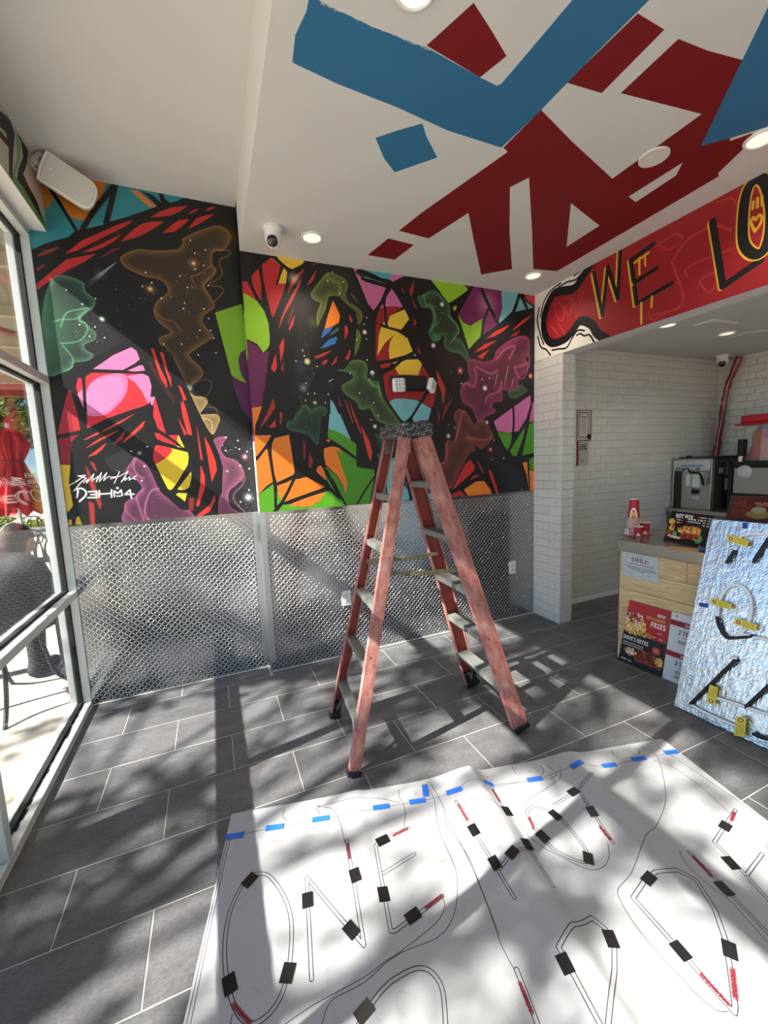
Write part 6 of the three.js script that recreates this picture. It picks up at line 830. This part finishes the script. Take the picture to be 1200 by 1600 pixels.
function wireChair(label, p, ry, group) {
  const t = thing('patio_chair', label, 'chair', p.toArray(), ry, group), mk = M('#1f2022', { roughness: 0.4, metalness: 0.5 }), r = 0.011;
  mesh('seat', new THREE.CylinderGeometry(0.21, 0.2, 0.02, 28).translate(0, 0.45, 0), mk, t);
  mesh('back_frame', tube([V(-0.2, 0.45, 0.1), V(-0.22, 0.66, 0.19), V(-0.12, 0.87, 0.24), V(0, 0.9, 0.25), V(0.12, 0.87, 0.24), V(0.22, 0.66, 0.19), V(0.2, 0.45, 0.1)], r, 40, 8), mk, t);
  for (const x of [-0.1, 0, 0.1]) mesh('back_slat', tube([V(x, 0.45, 0.17), V(x * 1.1, 0.68, 0.21), V(x, 0.88, 0.245)], 0.007, 12, 6), mk, t);
  for (const s of [-1, 1]) { mesh('armrest', tube([V(s * 0.22, 0.66, 0.19), V(s * 0.27, 0.67, 0.05), V(s * 0.26, 0.64, -0.14), V(s * 0.2, 0.46, -0.12)], r, 24, 8), mk, t); for (const z of [-1, 1]) mesh('leg', tube([V(s * 0.15, 0.45, z * 0.14), V(s * 0.17, 0.3, z * 0.16), V(s * 0.19, 0.12, z * 0.2), V(s * 0.24, 0, z * 0.28)], 0.013, 18, 8), mk, t); }
}
wireChair('black wire patio chair at the table with the umbrella', V(-1.3, GY, -3.75), -0.3);
wireChair('black wire patio chair just outside the glass under the seated person', V(-0.57, GY, -0.45), -0.42);
wireChair('black wire patio chair on the far side of the umbrella table', V(-2.1, GY, -5.45), 2.9);
// seated person seen from behind, leaning forward
{
  const t = thing('person', 'person in a black jacket and dark cap sitting hunched on the patio chair', 'person', [-0.57, GY, -0.45], -0.42);
  const field = (bones, n, size, c, mat, name, k = 0.05) => {
    const mc = new MarchingCubes(n, mat, false, false, 200000); mc.isolation = 0; const h = size / 2;
    const f = mc.field, N = mc.size; for (let z = 0; z < N; z++) for (let y = 0; y < N; y++) for (let x = 0; x < N; x++) {
      const p = V((x / N * 2 - 1) * h + c.x, (y / N * 2 - 1) * h + c.y, (z / N * 2 - 1) * h + c.z); let acc = 0;
      for (const [a, b, ra, rb, sx = 1] of bones) { const ab = b.clone().sub(a), ap = p.clone().sub(a), tt = Math.max(0, Math.min(1, ap.dot(ab) / Math.max(1e-9, ab.lengthSq()))), q = ap.addScaledVector(ab, -tt), d = Math.hypot(q.x / sx, q.y, q.z) - (ra + (rb - ra) * tt); acc += Math.exp(-d / k); }
      f[z * N * N + y * N + x] = k * Math.log(Math.max(1e-30, acc));
    }
    mc.update(); const cnt = mc.count, g = new THREE.BufferGeometry(); g.setAttribute('position', new THREE.Float32BufferAttribute(mc.positionArray.slice(0, cnt * 3), 3)); g.setAttribute('normal', new THREE.Float32BufferAttribute(mc.normalArray.slice(0, cnt * 3), 3)); g.scale(h, h, h).translate(c.x, c.y, c.z); g.computeVertexNormals(); return mesh(name, g, mat, t);
  };
  const skin = M('#c99a80', { roughness: 0.6 }), jacket = M('#1b1c1f', { roughness: 0.8 }), jeans = M('#23262e', { roughness: 0.85 });
  const arms = [-1, 1].flatMap((s) => [[V(s * 0.19, 0.93, -0.12), V(s * 0.25, 0.68, -0.2), 0.062, 0.05], [V(s * 0.25, 0.68, -0.2), V(s * 0.14, 0.64, -0.44), 0.05, 0.038]]), legs = [-1, 1].flatMap((s) => [[V(s * 0.1, 0.53, 0.02), V(s * 0.13, 0.55, -0.42), 0.088, 0.065], [V(s * 0.13, 0.55, -0.42), V(s * 0.13, 0.12, -0.4), 0.062, 0.042], [V(s * 0.13, 0.06, -0.38), V(s * 0.14, 0.045, -0.56), 0.045, 0.035]]);
  const torso = [[V(0, 0.56, 0.05), V(0, 0.76, 0.02), 0.13, 0.135, 1.25], [V(0, 0.76, 0.02), V(0, 0.93, -0.1), 0.135, 0.1, 1.35], [V(-0.13, 0.95, -0.11), V(0.13, 0.95, -0.11), 0.075, 0.075]];
  field([...torso, ...arms, ...legs, [V(0, 0.98, -0.13), V(0, 1.06, -0.2), 0.055, 0.055], [V(0, 1.12, -0.23), V(0, 1.08, -0.28), 0.095, 0.075], ...[-1, 1].flatMap((s) => [0, 1, 2, 3].map((k) => [V(s * (0.13 + 0.018 * (k - 1.5)), 0.645, -0.46), V(s * (0.12 + 0.018 * (k - 1.5)), 0.63, -0.56), 0.014, 0.01]))], 72, 1.35, V(0, 0.58, -0.2), skin, 'body', 0.014);
  field([...torso.map(([a, b, c, d, e]) => [a, b, c + 0.022, d + 0.022, e]), ...arms.map(([a, b, c, d]) => [a, b, c + 0.02, d + 0.02]), [V(0, 0.98, -0.12), V(0, 1.0, -0.13), 0.085, 0.08]], 64, 0.9, V(0, 0.78, -0.12), jacket, 'jacket', 0.016);
  field(legs.map(([a, b, c, d]) => [a, b, c + 0.014, d + 0.014]), 56, 0.95, V(0, 0.38, -0.22), jeans, 'trousers', 0.014);
  field([[V(0, 1.14, -0.2), V(0, 1.08, -0.17), 0.1, 0.09], [V(0.05, 1.03, -0.15), V(0.06, 0.97, -0.1), 0.045, 0.03], [V(-0.05, 1.03, -0.15), V(-0.06, 0.97, -0.1), 0.045, 0.03]], 40, 0.42, V(0, 1.07, -0.17), M('#3b2a20', { roughness: 0.7 }), 'hair', 0.012);
  const cap = mesh('cap', join([new THREE.SphereGeometry(0.113, 24, 12, 0, Math.PI * 2, 0, Math.PI / 2).translate(0, 1.135, -0.22), new THREE.CylinderGeometry(0.085, 0.085, 0.01, 20).scale(1, 1, 0.9).translate(0, 1.135, -0.33)]), M('#17181b', { roughness: 0.7 }), t); mesh('cap_stripe', new THREE.TorusGeometry(0.114, 0.004, 6, 32, Math.PI).rotateY(Math.PI / 2).translate(0, 1.136, -0.22), M('#d8d8d4'), cap);
}
// parked car
{
  const t = thing('parked_car', 'dark blue car parked beyond the patio', 'car', [-7.35, GY - 0.06, -13.4], 0.12), paint = M('#1c2742', { roughness: 0.25, clearcoat: 1, metalness: 0.3 });
  const pr = [[-2.2, 0.35], [-2.25, 0.7], [-2.05, 0.95], [-1.3, 1.02], [-0.6, 1.42], [0.7, 1.45], [1.5, 1.05], [2.15, 0.92], [2.28, 0.65], [2.2, 0.32], [1.75, 0.3], [1.7, 0.55], [1.4, 0.7], [1.1, 0.55], [1.05, 0.28], [-1.0, 0.28], [-1.05, 0.55], [-1.35, 0.7], [-1.65, 0.55], [-1.7, 0.3]], sh = new THREE.Shape(pr.map((p) => new THREE.Vector2(...p)));
  mesh('car_body', new THREE.ExtrudeGeometry(sh, { depth: 1.6, bevelEnabled: true, bevelSize: 0.07, bevelThickness: 0.09, bevelSegments: 3 }).translate(0, 0, -0.8), paint, t);
  const win = new THREE.Shape([[-1.1, 1.04], [-0.55, 1.36], [0.65, 1.38], [1.25, 1.06]].map((p) => new THREE.Vector2(...p))); mesh('side_window', new THREE.ExtrudeGeometry(win, { depth: 1.8, bevelEnabled: false }).translate(0, 0, -0.9), M('#15181c', { roughness: 0.08 }), t);
  for (const [x, z] of [[-1.35, 0.8], [1.4, 0.8], [-1.35, -0.8], [1.4, -0.8]]) { const w = mesh('wheel', new THREE.TorusGeometry(0.27, 0.075, 10, 28).translate(x, 0.345, z), mRubber, t); mesh('rim', join([0, 1, 2, 3, 4].map((k) => box(-0.025, 0.025, 0, 0.23, -0.03, 0.03).rotateZ(k * 1.2566).translate(x, 0.345, z)).concat([new THREE.CylinderGeometry(0.06, 0.06, 0.08, 14).rotateX(Math.PI / 2).translate(x, 0.345, z), new THREE.TorusGeometry(0.235, 0.02, 6, 28).translate(x, 0.345, z)])), M('#55585c', { roughness: 0.3, metalness: 0.8 }), w); }
  for (const y of [0.72]) mesh('lamp', rbox(2.12, 2.32, y - 0.06, y + 0.06, 0.5, 0.86, 0.02), M('#c94a3a', { roughness: 0.2 }), t);
}
// low shrubs at the patio edge
for (const [x, z, s, k] of [[-3.4, -10.5, 0.55, 'beside the umbrella'], [-4.7, -11.2, 0.7, 'in front of the parked car']]) {
  const t = thing('low_shrub', 'low yellow-green shrub at the patio edge ' + k, 'shrub', [x, GY, z]), im = []; for (let i = 0; i < 700; i++) { const a = rr(0, 6.3), r = Math.sqrt(rnd()) * s, y = rr(0.05, 0.75) * s; im.push(new THREE.Matrix4().compose(V(Math.cos(a) * r * (1.1 - y), y, Math.sin(a) * r * (1.1 - y)), new THREE.Quaternion().setFromEuler(new THREE.Euler(rr(-1.4, 0.4), rr(0, 6), rr(-1, 1))), V(0.06, 0.1, 0.1))); }
  const m = new THREE.InstancedMesh(leaf, mLeaf, im.length); im.forEach((q, i) => m.setMatrixAt(i, q)); m.name = 'foliage'; m.userData.kind = 'stuff'; m.castShadow = m.receiveShadow = true; t.add(m); mesh('stem', cyl(V(0, 0, 0), V(0, s * 0.5, 0), 0.02), mBark, t);
}

renderer.render(scene, camera);
